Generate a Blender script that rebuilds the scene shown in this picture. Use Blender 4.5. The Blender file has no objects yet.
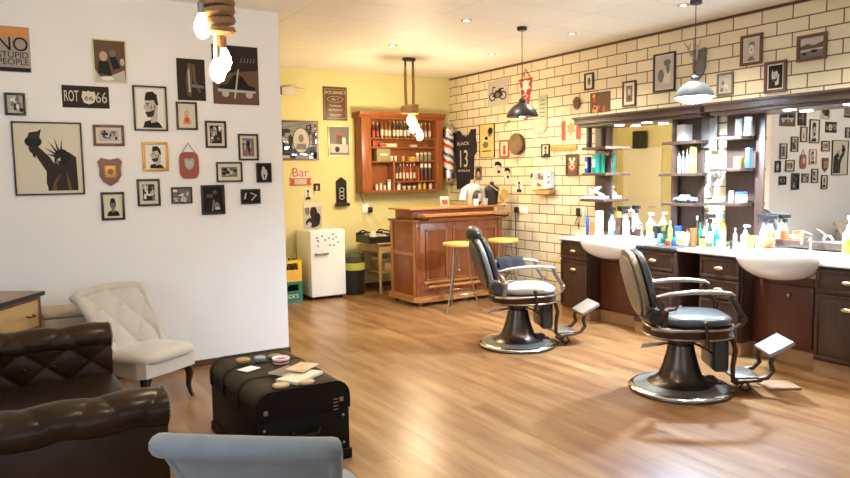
import bpy, bmesh, math, random
from mathutils import Vector, Matrix
random.seed(7)
S = bpy.context.scene
COL = S.collection
PI = math.pi
R = math.radians

# ---------------------------------------------------------------- camera, world, light, exposure
F, PIT, ROL, YAW, CH = 700.0, R(5.2078), R(-0.9063), R(31.6525), 1.62
cy, sy, cp, sp = math.cos(YAW), math.sin(YAW), math.cos(PIT), math.sin(PIT)
fwd = Vector((sy*cp, cy*cp, -sp)); rgt = Vector((cy, -sy, 0)); up = rgt.cross(fwd)
r2 = rgt*math.cos(ROL) + up*math.sin(ROL); u2 = -rgt*math.sin(ROL) + up*math.cos(ROL)
cam = bpy.data.objects.new('camera', bpy.data.cameras.new('camera')); COL.objects.link(cam)
m = Matrix((r2, u2, -fwd)).transposed().to_4x4(); m.translation = Vector((0, 0, CH)); cam.matrix_world = m
cam.data.sensor_width = 36; cam.data.lens = F/850*36; cam.data.clip_start = .05
S.camera = cam
S.view_settings.view_transform = 'Standard'; S.view_settings.look = 'None'
S.view_settings.exposure = 0.42; S.view_settings.gamma = 1; S.view_settings.use_curve_mapping = False
W = bpy.data.worlds.new('sky'); S.world = W; W.use_nodes = True
W.node_tree.nodes['Background'].inputs[0].default_value = (.75, .85, 1, 1)
W.node_tree.nodes['Background'].inputs[1].default_value = 1.0

def lamp(name, typ, loc, power, col, rot=(0, 0, 0), **k):
    l = bpy.data.lights.new(name, typ); l.energy = power; l.color = col
    for a, v in k.items(): setattr(l, a, v)
    o = bpy.data.objects.new(name, l); COL.objects.link(o); o.location = loc; o.rotation_euler = rot
    return o
ZC = 3.076; XR = 6.045; YL = 6.10; YB = 9.04; XW = -2.6; YF = -2.2; XA = 2.26
WARM = (1, .85, .58); NEUT = (1, .90, .72); COOL = (.66, .80, 1)
# daylight through the shop windows behind and beside the camera
lamp('window_daylight', 'AREA', (0.6, YF+.1, 1.7), 14, COOL, (R(90), 0, 0), shape='RECTANGLE', size=4.4, size_y=1.9)
lamp('side_window_daylight', 'AREA', (XW+.1, 1.6, 1.7), 50, COOL, (R(90), 0, R(-90)), shape='RECTANGLE', size=2.8, size_y=1.8)
DOWN = [(3.92, 6.98), (3.92, 5.55), (3.92, 4.16), (3.92, 2.77), (5.27, 6.94), (5.27, 5.55), (5.27, 4.16), (5.27, 2.77), (2.5, 2.77), (1.1, 2.2)]  # the unseen near ones are added to light the white wall and room
for x, y in DOWN:
    lamp('downlight_beam', 'SPOT', (x, y, ZC-.03), (88 if x > 5 else 60) if x > 3 else 42, WARM if y > 6.5 else NEUT, spot_size=R(125), spot_blend=.8, shadow_soft_size=.04)

# ---------------------------------------------------------------- helpers
def P(px, py, ax, v):
    d = fwd*F + r2*(px-425) - u2*(py-239); o = Vector((0, 0, CH))
    return o + d*((v-o[ax])/d[ax])

MATS = {}
def mat(name, col=(.5, .5, .5), rough=.5, metal=0, spec=.5, emit=None, es=1, noise=0, ns=8, bump=0, coat=0, trans=0, stretch=None, col2=None, sheen=0, alpha=None, ior=None):
    if name in MATS: return MATS[name]
    m = bpy.data.materials.new(name); m.use_nodes = True; nt = m.node_tree; b = nt.nodes['Principled BSDF']
    b.inputs['Base Color'].default_value = (*col, 1); b.inputs['Roughness'].default_value = rough
    b.inputs['Metallic'].default_value = metal; b.inputs['Specular IOR Level'].default_value = spec; b.inputs['Coat Weight'].default_value = coat
    b.inputs['Transmission Weight'].default_value = trans; b.inputs['Sheen Weight'].default_value = sheen
    if ior: b.inputs['IOR'].default_value = ior
    if emit: b.inputs['Emission Color'].default_value = (*emit, 1); b.inputs['Emission Strength'].default_value = es
    if noise or bump or col2:
        tc = nt.nodes.new('ShaderNodeTexCoord'); mp = nt.nodes.new('ShaderNodeMapping'); nz = nt.nodes.new('ShaderNodeTexNoise')
        nt.links.new(tc.outputs['Object'], mp.inputs[0]); nt.links.new(mp.outputs[0], nz.inputs['Vector'])
        if stretch: mp.inputs['Scale'].default_value = stretch
        nz.inputs['Scale'].default_value = ns; nz.inputs['Detail'].default_value = 5
        rp = nt.nodes.new('ShaderNodeValToRGB'); rp.color_ramp.elements[0].position = .3; rp.color_ramp.elements[1].position = .7
        c2 = col2 or tuple(max(0, c*(1-noise)) for c in col)
        rp.color_ramp.elements[0].color = (*c2, 1); rp.color_ramp.elements[1].color = (*col, 1)
        nt.links.new(nz.outputs[0], rp.inputs[0]); nt.links.new(rp.outputs[0], b.inputs['Base Color'])
        if bump:
            bp = nt.nodes.new('ShaderNodeBump'); bp.inputs['Strength'].default_value = bump; bp.inputs['Distance'].default_value = .01
            nt.links.new(nz.outputs[0], bp.inputs['Height']); nt.links.new(bp.outputs[0], b.inputs['Normal'])
    MATS[name] = m
    return m

def brick_mat(name, c1, c2, mort, w, h, ms, ax, rough=.45, bump=.6, off=.5, rot=0, colvar=None):
    m = bpy.data.materials.new(name); m.use_nodes = True; nt = m.node_tree; b = nt.nodes['Principled BSDF']
    b.inputs['Roughness'].default_value = rough
    tc = nt.nodes.new('ShaderNodeTexCoord'); sx = nt.nodes.new('ShaderNodeSeparateXYZ'); cx = nt.nodes.new('ShaderNodeCombineXYZ')
    nt.links.new(tc.outputs['Object'], sx.inputs[0]); nt.links.new(sx.outputs[ax[0]], cx.inputs[0]); nt.links.new(sx.outputs[ax[1]], cx.inputs[1])
    br = nt.nodes.new('ShaderNodeTexBrick'); nt.links.new(cx.outputs[0], br.inputs['Vector'])
    br.inputs['Color1'].default_value = (*c1, 1); br.inputs['Color2'].default_value = (*c2, 1); br.inputs['Mortar'].default_value = (*mort, 1)
    br.inputs['Scale'].default_value = 1; br.inputs['Brick Width'].default_value = w; br.inputs['Row Height'].default_value = h
    br.inputs['Mortar Size'].default_value = ms; br.inputs['Mortar Smooth'].default_value = .2; br.inputs['Bias'].default_value = 0
    br.offset = off
    outc = br.outputs['Color']
    if colvar:
        mp = nt.nodes.new('ShaderNodeMapping'); mp.inputs['Scale'].default_value = colvar[0]; nz = nt.nodes.new('ShaderNodeTexNoise')
        nz.inputs['Scale'].default_value = colvar[1]; nz.inputs['Detail'].default_value = 6
        nt.links.new(cx.outputs[0], mp.inputs[0]); nt.links.new(mp.outputs[0], nz.inputs['Vector'])
        rp = nt.nodes.new('ShaderNodeValToRGB'); rp.color_ramp.elements[0].position = .3; rp.color_ramp.elements[1].position = .72
        rp.color_ramp.elements[0].color = (*colvar[2], 1); rp.color_ramp.elements[1].color = (1, 1, 1, 1)
        mx = nt.nodes.new('ShaderNodeMix'); mx.data_type = 'RGBA'; mx.blend_type = 'MULTIPLY'; mx.inputs[0].default_value = 1
        nt.links.new(nz.outputs[0], rp.inputs[0]); nt.links.new(outc, mx.inputs[6]); nt.links.new(rp.outputs[0], mx.inputs[7]); outc = mx.outputs[2]
    nt.links.new(outc, b.inputs['Base Color'])
    if bump:
        bp = nt.nodes.new('ShaderNodeBump'); bp.inputs['Strength'].default_value = bump; bp.inputs['Distance'].default_value = .006; bp.invert = True
        nt.links.new(br.outputs['Fac'], bp.inputs['Height']); nt.links.new(bp.outputs[0], b.inputs['Normal'])
    return m

def xf(loc=(0, 0, 0), rot=(0, 0, 0)):
    M = Matrix.Rotation(rot[2], 4, 'Z') @ Matrix.Rotation(rot[1], 4, 'Y') @ Matrix.Rotation(rot[0], 4, 'X'); M.translation = Vector(loc)
    return M

class MB:
    def __init__(s): s.b = bmesh.new(); s.mi = 0
    def _new(s, vs, fs, M=None):
        bv = [s.b.verts.new(M @ Vector(v) if M else v) for v in vs]
        for f in fs:
            try: s.b.faces.new([bv[i] for i in f]).material_index = s.mi
            except ValueError: pass
        return s
    def mat(s, i): s.mi = i; return s
    def box(s, x0, x1, y0, y1, z0, z1, bev=0, seg=2, M=None):
        t = bmesh.new(); bmesh.ops.create_cube(t, size=1)
        for v in t.verts: v.co = Vector(((x0+x1)/2+v.co.x*(x1-x0), (y0+y1)/2+v.co.y*(y1-y0), (z0+z1)/2+v.co.z*(z1-z0)))
        if bev: bmesh.ops.bevel(t, geom=t.edges[:], offset=bev, segments=seg, profile=.5, affect='EDGES')
        return s.join(t, M)
    def join(s, t, M=None):
        t.verts.index_update()
        s._new([v.co.copy() for v in t.verts], [[v.index for v in f.verts] for f in t.faces], M); t.free(); return s
    def lathe(s, prof, n=20, M=None, sx=1, sy=1, e=1):
        vs = []; fs = []
        def se(v): return math.copysign(abs(v)**e, v)
        for r, z in prof:
            for i in range(n):
                a = 2*PI*i/n; vs.append((r*se(math.cos(a))*sx, r*se(math.sin(a))*sy, z))
        for j in range(len(prof)-1):
            for i in range(n): fs.append((j*n+i, j*n+(i+1) % n, (j+1)*n+(i+1) % n, (j+1)*n+i))
        fs.append(tuple(range(n))[::-1]); fs.append(tuple(range((len(prof)-1)*n, len(prof)*n)))
        return s._new(vs, fs, M)
    def cyl(s, p0, p1, r0, r1=None, n=12): return s.tube([p0, p1], [r0, r1 if r1 is not None else r0], n)
    def tube(s, pts, rad, n=8, flat=1, closed=False):
        pts = [Vector(p) for p in pts]
        if not isinstance(rad, (list, tuple)): rad = [rad]*len(pts)
        vs = []; fs = []; L = len(pts); prev = None
        for i, p in enumerate(pts):
            if closed: t = pts[(i+1) % L]-pts[i-1]
            else: t = pts[min(i+1, L-1)]-pts[max(i-1, 0)]
            t.normalize()
            if prev is None:
                a = Vector((0, 0, 1)) if abs(t.z) < .9 else Vector((0, 1, 0)); u = t.cross(a).normalized()
            else: u = (prev - t*prev.dot(t)).normalized()
            prev = u; w = t.cross(u)
            for k in range(n):
                a = 2*PI*k/n; vs.append(p + u*math.cos(a)*rad[i] + w*math.sin(a)*rad[i]*flat)
        for j in range(L if closed else L-1):
            for i in range(n): fs.append((j*n+i, j*n+(i+1) % n, ((j+1) % L)*n+(i+1) % n, ((j+1) % L)*n+i))
        if not closed: fs.append(tuple(range(n))[::-1]); fs.append(tuple(range((L-1)*n, L*n)))
        return s._new(vs, fs)
    def ball(s, c, r, n=14, M=None):
        if not isinstance(r, (list, tuple)): r = (r, r, r)
        prof = [(max(1e-4, math.sin(PI*i/(n//2+2))), -math.cos(PI*i/(n//2+2))) for i in range(n//2+3)]
        T = Matrix.Translation(c) @ Matrix.Diagonal((*r, 1))
        return s.lathe(prof, n, (M @ T) if M else T)
    def prism(s, poly, d0, d1, ax='y', M=None):
        n = len(poly)
        def mk(p, d): return {'y': (p[0], d, p[1]), 'x': (d, p[0], p[1]), 'z': (p[0], p[1], d)}[ax]
        vs = [mk(p, d0) for p in poly]+[mk(p, d1) for p in poly]
        fs = [tuple(range(n)), tuple(range(2*n-1, n-1, -1))]+[(i, (i+1) % n, n+(i+1) % n, n+i) for i in range(n)]
        return s._new(vs, fs, M)
    def flat(s, poly, y=0):  # flat polygon in the xz plane
        return s._new([(p[0], y, p[1]) for p in poly], [tuple(range(len(poly)))])
    def grid(s, fn, nu, nv, closed_u=False):
        vs = [fn(i/nu, j/nv) for j in range(nv+1) for i in range(nu+1)]
        fs = [(j*(nu+1)+i, j*(nu+1)+i+1, (j+1)*(nu+1)+i+1, (j+1)*(nu+1)+i) for j in range(nv) for i in range(nu)]
        return s._new(vs, fs)
    def build(s, name, m, parent=None, smooth=35, **tags):
        bmesh.ops.recalc_face_normals(s.b, faces=s.b.faces[:])
        me = bpy.data.meshes.new(name); s.b.to_mesh(me); s.b.free()
        for x in (m if isinstance(m, (list, tuple)) else [m]): me.materials.append(x)
        if smooth:
            me.polygons.foreach_set('use_smooth', [True]*len(me.polygons)); me.set_sharp_from_angle(angle=R(smooth))
        o = bpy.data.objects.new(name, me); COL.objects.link(o)
        if parent: o.parent = parent
        for k, v in tags.items(): o[k] = v
        return o

def T(name, label, cat, loc=(0, 0, 0), rz=0, group=None, rot=None):
    o = bpy.data.objects.new(name, None); COL.objects.link(o); o.empty_display_size = .1
    o.location = loc; o.rotation_euler = rot or (0, 0, rz); o['label'] = label; o['category'] = cat
    if group: o['group'] = group
    return o
def struct(name, mb, m, parent=None, smooth=0):
    o = mb.build(name, m, parent, smooth)
    if not parent: o['kind'] = 'structure'
    return o
def dup(root, loc, rz, label, group=None):
    r = root.copy(); COL.objects.link(r); r.location = loc; r.rotation_euler = (0, 0, rz); r['label'] = label
    if group: r['group'] = group
    for ch in list(root.children):
        c = ch.copy(); COL.objects.link(c); c.parent = r
        for g in list(ch.children):
            d = g.copy(); COL.objects.link(d); d.parent = c
    return r
def text(body, size, loc, m, parent, w=None, name='lettering', ext=.0004, rot=(PI/2, 0, 0), al='CENTER', label=None):
    c = bpy.data.curves.new('t', 'FONT'); c.body = body; c.size = size; c.extrude = ext; c.align_x = al; c.align_y = 'CENTER'; c.resolution_u = 5
    o = bpy.data.objects.new('t', c); COL.objects.link(o); bpy.context.view_layer.update()
    me = bpy.data.meshes.new_from_object(o.evaluated_get(bpy.context.evaluated_depsgraph_get()))
    bpy.data.objects.remove(o); bpy.data.curves.remove(c)
    if w:
        xs = [v.co.x for v in me.vertices]; k = w/(max(xs)-min(xs))
        for v in me.vertices: v.co.x *= k
    M = xf(loc, (0, 0, 0)) @ Matrix.Rotation(rot[0], 4, 'X')
    me.transform(M); me.materials.clear(); me.materials.append(m)
    t = bpy.data.objects.new(name, me); COL.objects.link(t); t.parent = parent
    return t
def ell(cx, cz, rx, rz, n=18, a0=0, a1=2*PI):
    return [(cx+rx*math.cos(a0+(a1-a0)*i/n), cz+rz*math.sin(a0+(a1-a0)*i/n)) for i in range(n + (0 if a1-a0 > 6.2 else 1))]

# ---------------------------------------------------------------- materials
M_white = mat('white_wall_paint', (.88, .865, .85), .75, noise=.03, ns=3, bump=.05)
M_yel = mat('yellow_wall_paint', (.70, .64, .31), .75, noise=.05, ns=3, bump=.05)
M_brick = brick_mat('painted_brick', (.75, .66, .47), (.68, .58, .40), (.13, .08, .05), .29, .1222, .0062, ('Y', 'Z'), .4, .5)
M_floor = brick_mat('oak_planks', (.36, .215, .095), (.28, .15, .062), (.14, .075, .035), 1.3, .145, .0018, ('Y', 'X'), .32, .15, .37, colvar=((1, 7, 1), 1.4, (.52, .36, .27)))
M_ceil = brick_mat('ceiling_tiles', (.84, .80, .70), (.82, .78, .68), (.66, .61, .50), 1.2, .6, .006, ('X', 'Y'), .6, .3, 0)
M_base = mat('dark_baseboard_wood', (.10, .045, .025), .4)
M_bar = mat('reddish_bar_wood', (.33, .10, .026), .35, noise=.35, ns=5, stretch=(7, 7, 1), bump=.03)
M_bart = mat('honey_wood_top', (.50, .21, .06), .3, noise=.25, ns=4, stretch=(1, 6, 6))
M_van = mat('espresso_wood', (.060, .028, .018), .32, noise=.4, ns=6, stretch=(5, 5, 1))
M_vanr = mat('mahogany_panel', (.12, .034, .017), .35, noise=.3, ns=4, stretch=(6, 6, 1))
M_mfr = mat('dark_brown_board', (.075, .042, .030), .4, noise=.3, ns=6, stretch=(6, 6, 1))
M_plinth = mat('tan_plinth', (.36, .21, .10), .5, noise=.2, ns=4)
M_ctop = mat('white_counter', (.85, .85, .86), .25)
M_ctopd = mat('black_counter_edge', (.03, .03, .03), .3)
M_cer = mat('white_ceramic', (.88, .88, .88), .12, coat=.5)
M_chrome = mat('chrome', (.75, .75, .74), .15, 1)
M_steel = mat('worn_steel', (.50, .46, .38), .28, 1, noise=.3, ns=12)
M_nick = mat('aged_nickel', (.42, .36, .28), .3, .9, noise=.25, ns=15)
M_bronze = mat('dark_bronze_metal', (.075, .042, .030), .36, .7, noise=.3, ns=12)
M_blk = mat('black_satin', (.018, .016, .015), .4)
M_blkl = mat('black_leather', (.028, .028, .030), .35, bump=.1, ns=60)
M_gryl = mat('grey_leather', (.05, .058, .066), .34, bump=.1, ns=50, coat=.3)
M_wht = mat('white_plastic', (.82, .82, .80), .4)
M_mirror = mat('mirror_glass', (.92, .93, .92), .01, 1)
M_glass = mat('window_glass', (1, 1, 1), 0, trans=1, ior=1.01)
M_clear = mat('clear_bottle', (.75, .85, .88), .08, trans=.7)
M_sofa = mat('brown_sofa_leather', (.040, .018, .007), .28, spec=.22, noise=.5, ns=4, bump=.15)
M_sofat = mat('sofa_seat_leather', (.020, .009, .004), .38, spec=.2, noise=.3, ns=5)
M_velv = mat('ivory_velvet', (.56, .50, .42), .8, noise=.12, ns=9, bump=.08, sheen=.4)
M_legd = mat('black_turned_wood', (.02, .012, .01), .3)
M_trunk = mat('dark_trunk_leather', (.007, .005, .004), .5, spec=.18, noise=.3, ns=10, bump=.2)
M_trunkt = mat('olive_trunk_canvas', (.040, .026, .010), .5, spec=.15, noise=.3, ns=12, bump=.2)
M_rope = mat('rope', (.40, .22, .09), .85, noise=.4, ns=60, bump=.4)
M_bulb = mat('glowing_bulb', (1, .8, .5), .3, emit=(1, .72, .36), es=38)
M_bulbc = mat('cool_glowing_bulb', (1, 1, 1), .3, emit=(.55, .78, 1), es=60)
M_led = mat('led_lens', (1, 1, 1), .3, emit=(1, .93, .8), es=18)
M_frk = mat('black_frame', (.022, .014, .011), .35)
M_frb = mat('brown_frame', (.13, .045, .022), .35)
M_frg = mat('gold_frame', (.60, .33, .08), .4, .3)
M_frs = mat('pale_metal_frame', (.70, .62, .38), .3, .4)
M_mahog = mat('plaque_wood', (.17, .045, .025), .35)
M_tan = mat('light_tan_wood', (.58, .36, .14), .45, noise=.2, ns=5, stretch=(1, 6, 6))
PM = [mat('print_white', (.78, .74, .68), .5), mat('print_black', (.009, .007, .006), .55, spec=.25), mat('print_dark', (.028, .018, .013), .55, spec=.25), mat('print_grey', (.17, .15, .135), .5, spec=.3),
      mat('print_light', (.48, .44, .39), .5), mat('print_sepia', (.13, .07, .035), .5, spec=.3), mat('print_red', (.50, .045, .03), .5), mat('print_orange', (.65, .27, .08), .5),
      mat('print_cream', (.66, .60, .46), .5), mat('print_yellow', (.60, .49, .17), .5), mat('print_skin', (.52, .34, .25), .5)]
wW, wK, wD, wG, wL, wS, wR, wO, wC, wY, wP = range(11)
def c(n, col, rough=.4, **k): return mat(n, col, rough, **k)
C_amb = c('amber_liquid', (0.288, 0.086, 0.022), .12, coat=.5); C_red = c('red_plastic', (0.432, 0.036, 0.022)); C_grn = c('green_plastic', (0.022, 0.252, 0.115)); C_teal = c('teal_plastic', (0.014, 0.324, 0.252))
C_blu = c('blue_plastic', (0.029, 0.086, 0.396)); C_lbl = c('light_blue_plastic', (0.158, 0.432, 0.540)); C_yel = c('yellow_plastic', (0.576, 0.432, 0.058)); C_lim = c('lime_plastic', (0.396, 0.468, 0.072))
C_org = c('orange_plastic', (0.576, 0.173, 0.043)); C_brn = c('brown_glass', (0.072, 0.032, 0.014), .15, coat=.5); C_dgr = c('dark_green_glass', (0.022, 0.065, 0.029), .15, coat=.5)
C_gry = c('grey_plastic', (.30, .31, .32)); C_card = c('cardboard', (.45, .30, .15), .8); C_olv = c('olive_card', (.28, .25, .11), .7); C_wood = c('goblet_brass', (.40, .24, .09), .35, metal=.5)

# ---------------------------------------------------------------- the room
struct('floor', MB().box(XW-.2, XR+.2, YF-.2, YB+.2, -.12, 0), M_floor)
struct('ceiling', MB().box(XW-.2, XR+.2, YF-.2, YB+.2, ZC, ZC+.12), M_ceil)
struct('wall_left', MB().box(XW, XA, YL, YL+.12, 0, ZC), M_white)
struct('wall_alcove', MB().box(XA-.12, XA, YL+.12, YB, 0, ZC), M_yel)
struct('wall_back', MB().box(XA-.12, XR+.2, YB, YB+.12, 0, ZC), M_yel)
struct('wall_right', MB().box(XR, XR+.15, YF, YB, 0, ZC), M_brick)
# window walls
def holed(x0, x1, h0, h1, z0, z1, y0, y1):
    return MB().box(x0, h0, y0, y1, 0, ZC).box(h1, x1, y0, y1, 0, ZC).box(h0, h1, y0, y1, 0, z0).box(h0, h1, y0, y1, z1, ZC)
struct('wall_front', holed(XW, XR+.15, -1.6, 2.8, .7, 2.65, YF-.12, YF), M_white)
w2 = MB()
w2.box(XW-.12, XW, YF, .2, 0, ZC).box(XW-.12, XW, 3.0, YL+.12, 0, ZC).box(XW-.12, XW, .2, 3.0, 0, .8).box(XW-.12, XW, .2, 3.0, 2.6, ZC)
struct('wall_side', w2, M_white)
wf = MB()
for a in (-1.6, .57, 2.74): wf.box(a, a+.06, YF-.09, YF-.03, .7, 2.65)
wf.box(-1.54, 2.74, YF-.09, YF-.03, .7, .76).box(-1.54, 2.74, YF-.09, YF-.03, 2.59, 2.65)
wo = struct('window_1', wf, M_wht); MB().box(-1.54, 2.74, YF-.065, YF-.055, .76, 2.59).build('pane', M_glass, wo)
wf = MB()
for a in (.2, 1.57, 2.94): wf.box(XW-.09, XW-.03, a, a+.06, .8, 2.6)
wf.box(XW-.09, XW-.03, .26, 2.94, .8, .86).box(XW-.09, XW-.03, .26, 2.94, 2.54, 2.6)
wo = struct('window_2', wf, M_wht); MB().box(XW-.065, XW-.055, .26, 2.94, .86, 2.54).build('pane', M_glass, wo)
struct('baseboard_left', MB().box(XW, XA+.012, YL-.014, YL-.001, 0, .055).box(XA+.001, XA+.012, YL, YL+.12, 0, .055), M_base)
struct('baseboard_back', MB().box(XA, XR-.01, YB-.012, YB-.001, 0, .07), M_base)
struct('trim_1', MB().box(XR-.012, XR-.001, 4.0, YB-.03, ZC-.02, ZC-.001).box(XR-.012, XR-.001, YF, 4.0, ZC-.02, ZC-.001), M_base)
d = struct('door_1', MB().box(XA+.001, XA+.03, 8.02, 8.86, 0, 2.03).box(XA+.03, XA+.045, 8.02, 8.86, 1.97, 2.03).box(XA+.03, XA+.045, 8.02, 8.08, 0, 1.97).box(XA+.03, XA+.045, 8.80, 8.86, 0, 1.97).box(XA+.03, XA+.045, 8.08, 8.80, 1.13, 1.2), mat('cream_door_paint', (.84, .80, .64), .5))
MB().cyl((XA+.03, 8.14, 1.02), (XA+.09, 8.14, 1.02), .01).cyl((XA+.085, 8.14, 1.02), (XA+.085, 8.25, 1.02), .01).build('door_handle', M_chrome, d)
sp_ = T('wall_speaker', 'black box speaker on the yellow wall above the door, seen in the left mirror', 'speaker', (XA, 8.42, 2.17))
MB().box(.05, .2, -.10, .10, -.15, .15, .01).build('cabinet', M_blk, sp_); MB().box(0, .05, -.02, .02, -.03, .03).build('bracket', M_blk, sp_)

# ---------------------------------------------------------------- recessed lights
dn = ['recessed ceiling spotlight, furthest left of those over the bar area', 'recessed ceiling spotlight left of the cord of the black dome lamp, nearest the top of the photo']
DL = {0: 'small recessed ceiling light furthest left, in front of the rope lamp over the bar', 1: 'small recessed ceiling light at the photo top, left of the black dome lamp cord',
      4: 'small recessed ceiling light close to the far brick wall, behind the black dome lamp cord', 5: 'small recessed ceiling light right of the black dome lamp, along the brick wall', 6: 'small recessed ceiling light nearest the blue-white glowing pendant lamp'}
for i, (x, y) in enumerate(DOWN):
    t = T('ceiling_spotlight', DL.get(i, 'unseen recessed ceiling spotlight added to light the near part of the room'), 'ceiling light', (x, y, ZC), 0, 'ceiling spotlights' if i in DL else 'added near ceiling spotlights')
    MB().lathe([(.030, -.001), (.052, -.001), (.052, -.007), (.032, -.011), (.030, -.004)], 20).build('trim_ring', M_chrome, t)
    MB().lathe([(.029, -.001), (.029, -.005)], 16).build('lens', M_led, t)

# ---------------------------------------------------------------- pictures and signs on the walls
def wall_thing(wall, box, name, label, cat, off=0, group=None):
    l, tp, rt, bt = box; mx, my = (l+rt)/2, (tp+bt)/2
    if wall == 'R': ax, v, rz = 0, XR-.002-off, -PI/2
    else: ax, v, rz = 1, (YL if wall == 'L' else YB)-.002-off, 0
    a, b, c1, d1, ce = P(l, my, ax, v), P(rt, my, ax, v), P(mx, tp, ax, v), P(mx, bt, ax, v), P(mx, my, ax, v)
    w = (b-a).length if ax else abs(b.y-a.y); h = c1.z-d1.z
    t = T(name, label, cat, ((a.x+b.x)/2 if ax else v, v if ax else (a.y+b.y)/2, (c1.z+d1.z)/2), rz, group)
    return t, w, h
def portrait(v=0):
    s = [[wW, wC][v % 2]]
    sk = [wL, wG, wL, wP][v % 4]
    s += [('p', [(-.42, -.5), (-.34, -.3), (-.12, -.22), (.14, -.22), (.36, -.3), (.44, -.5)], wK if v % 2 else wD), ('p', [(-.1, -.32), (.1, -.32), (.09, 0), (-.09, 0)], wG),
          ('e', 0, .1, .2, .27, wD), ('e', 0, .06, .16, .22, sk), ('p', [(-.15, -.0), (0, -.04), (.15, 0), (.1, -.16), (0, -.2), (-.1, -.16)], wD if v % 3 == 0 else wG),
          ('p', [(-.19, .16), (.19, .16), (.14, .36), (0, .4), (-.14, .36)], wK), ('p', [(-.1, .09), (-.03, .09), (-.03, .07), (-.1, .07)], wK), ('p', [(.04, .09), (.11, .09), (.11, .07), (.04, .07)], wK)]
    return s
def profile_face():
    return [wW, ('e', .0, .02, .01, .01, wG), ('p', [(-.3, -.5), (-.22, -.34), (.1, -.28), (.32, -.38), (.42, -.5)], wK), ('p', [(.0, -.38), (.24, -.34), (.26, 0), (-.02, -.1)], wL),
            ('p', [(-.12, .26), (.1, .3), (.24, .18), (.28, -.02), (.2, -.16), (.02, -.18), (-.12, -.22), (-.2, -.12), (-.18, -.04), (-.26, .02), (-.2, .12)], wL),
            ('p', [(-.14, .2), (-.12, .42), (.12, .44), (.26, .3), (.3, .08), (.2, .1), (.12, .26)], wK), ('p', [(-.2, -.1), (-.02, -.08), (.16, -.02), (.1, -.2), (-.1, -.24)], wD), ('e', .16, .04, .035, .06, wG), ('p', [(-.15, .13), (-.04, .14), (-.04, .11), (-.14, .1)], wD), ('e', -.1, .07, .025, .015, wK), ('p', [(-.02, .02), (.06, .1), (.05, -.04)], wG)]
def scene_(seed, bg=wD, cols=(wL, wG, wW, wK), n=14, mat_=False):
    rr = random.Random(seed); s = [bg]
    for k in range(n):
        x, z = rr.uniform(-.38, .38), rr.uniform(-.38, .38); a = rr.uniform(.04, .16); b = rr.uniform(.05, .22)
        s.append(('e', x, z, a, b, rr.choice(cols)) if rr.random() < .5 else ('p', [(x-a, z-b*.6), (x+a*.7, z-b), (x+a, z+b*.5), (x-a*.4, z+b)], rr.choice(cols)))
    return s
def picture(wall, box, name, label, fr, fw, shapes, mt=0, group=None, depth=.018, cat='picture', glass=False):
    t, w, h = wall_thing(wall, box, name, label, cat, 0, group)
    if fr:
        f = MB(); y0, y1 = 0, -depth
        f.box(-w/2, w/2, y1, y0, h/2-fw, h/2, .002).box(-w/2, w/2, y1, y0, -h/2, -h/2+fw, .002).box(-w/2, -w/2+fw, y1, y0, -h/2+fw, h/2-fw, .002).box(w/2-fw, w/2, y1, y0, -h/2+fw, h/2-fw, .002)
        f.build('frame', fr, t)
    else: fw = 0
    iw, ih = w-2*fw, h-2*fw
    p = MB(); yb = -.006
    p.box(-iw/2, iw/2, yb, -.0005, -ih/2, ih/2)
    if mt: pw, ph = iw-2*mt, ih-2*mt
    else: pw, ph = iw, ih
    p.mat(1 if mt else 0)
    if mt: p.flat([(-pw/2, -ph/2), (pw/2, -ph/2), (pw/2, ph/2), (-pw/2, ph/2)], yb-.0006)
    mats = [PM[wC] if mt else PM[shapes[0]], PM[shapes[0]]]
    y = yb-.0012
    for s in shapes[1:]:
        poly = ell(*s[1:5]) if s[0] == 'e' else s[1]; mi = PM[s[-1]]
        if mi not in mats: mats.append(mi)
        p.mat(mats.index(mi)); p.flat([(max(-.5, min(.5, q[0]))*pw, max(-.5, min(.5, q[1]))*ph) for q in poly], y); y -= .00025
    p.build('print', mats, t, 0)
    return t, w, h

# white wall
t, w, h = wall_thing('L', (-5, 26.5, 30, 72), 'warning_sign', 'metal sign with orange band reading NO STUPID PEOPLE at the left edge', 'sign')
MB().box(-w/2, w/2, -.004, 0, -h/2, h/2, .001).build('plate', mat('sign_grey', (.36, .30, .26), .5), t)
MB().box(-w/2+.004, w/2-.004, -.0055, -.004, h/2-.25*h, h/2-.004).build('orange_band', mat('sign_orange', (.62, .25, .06), .5), t)
MB().box(-w/2+.004, w/2-.004, -.0055, -.004, -h/2+.004, -h/2+.1*h).build('black_band', PM[wK], t)
text('NO', h*.44, (0.0, -.0058, h*.10), PM[wK], t, w*.86); text('STUPID', h*.19, (.0, -.0058, -h*.13), PM[wK], t, w*.88); text('PEOPLE', h*.19, (.0, -.0058, -h*.28), PM[wK], t, w*.88)
t, w, h = wall_thing('L', (62, 86, 109, 108), 'number_plate', 'black number plate reading ROT 66 with a white route shield', 'sign')
MB().box(-w/2, w/2, -.004, 0, -h/2, h/2, .002).build('plate', PM[wD], t)
text('ROT', .12, (-w*.31, -.005, 0), PM[wC], t, w*.3); text('66', .12, (w*.33, -.005, -.005), PM[wL], t, w*.24)
MB().prism([(x*.85+.02, z) for x, z in [(-.05, .045), (-.02, .04), (0, .05), (.02, .04), (.05, .045), (.06, 0), (.04, -.045), (0, -.055), (-.04, -.045), (-.06, 0)]], -.006, -.004).build('route_shield', PM[wC], t, 0)
text('66', .05, (.02, -.0065, -.012), PM[wK], t, .06)
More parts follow.
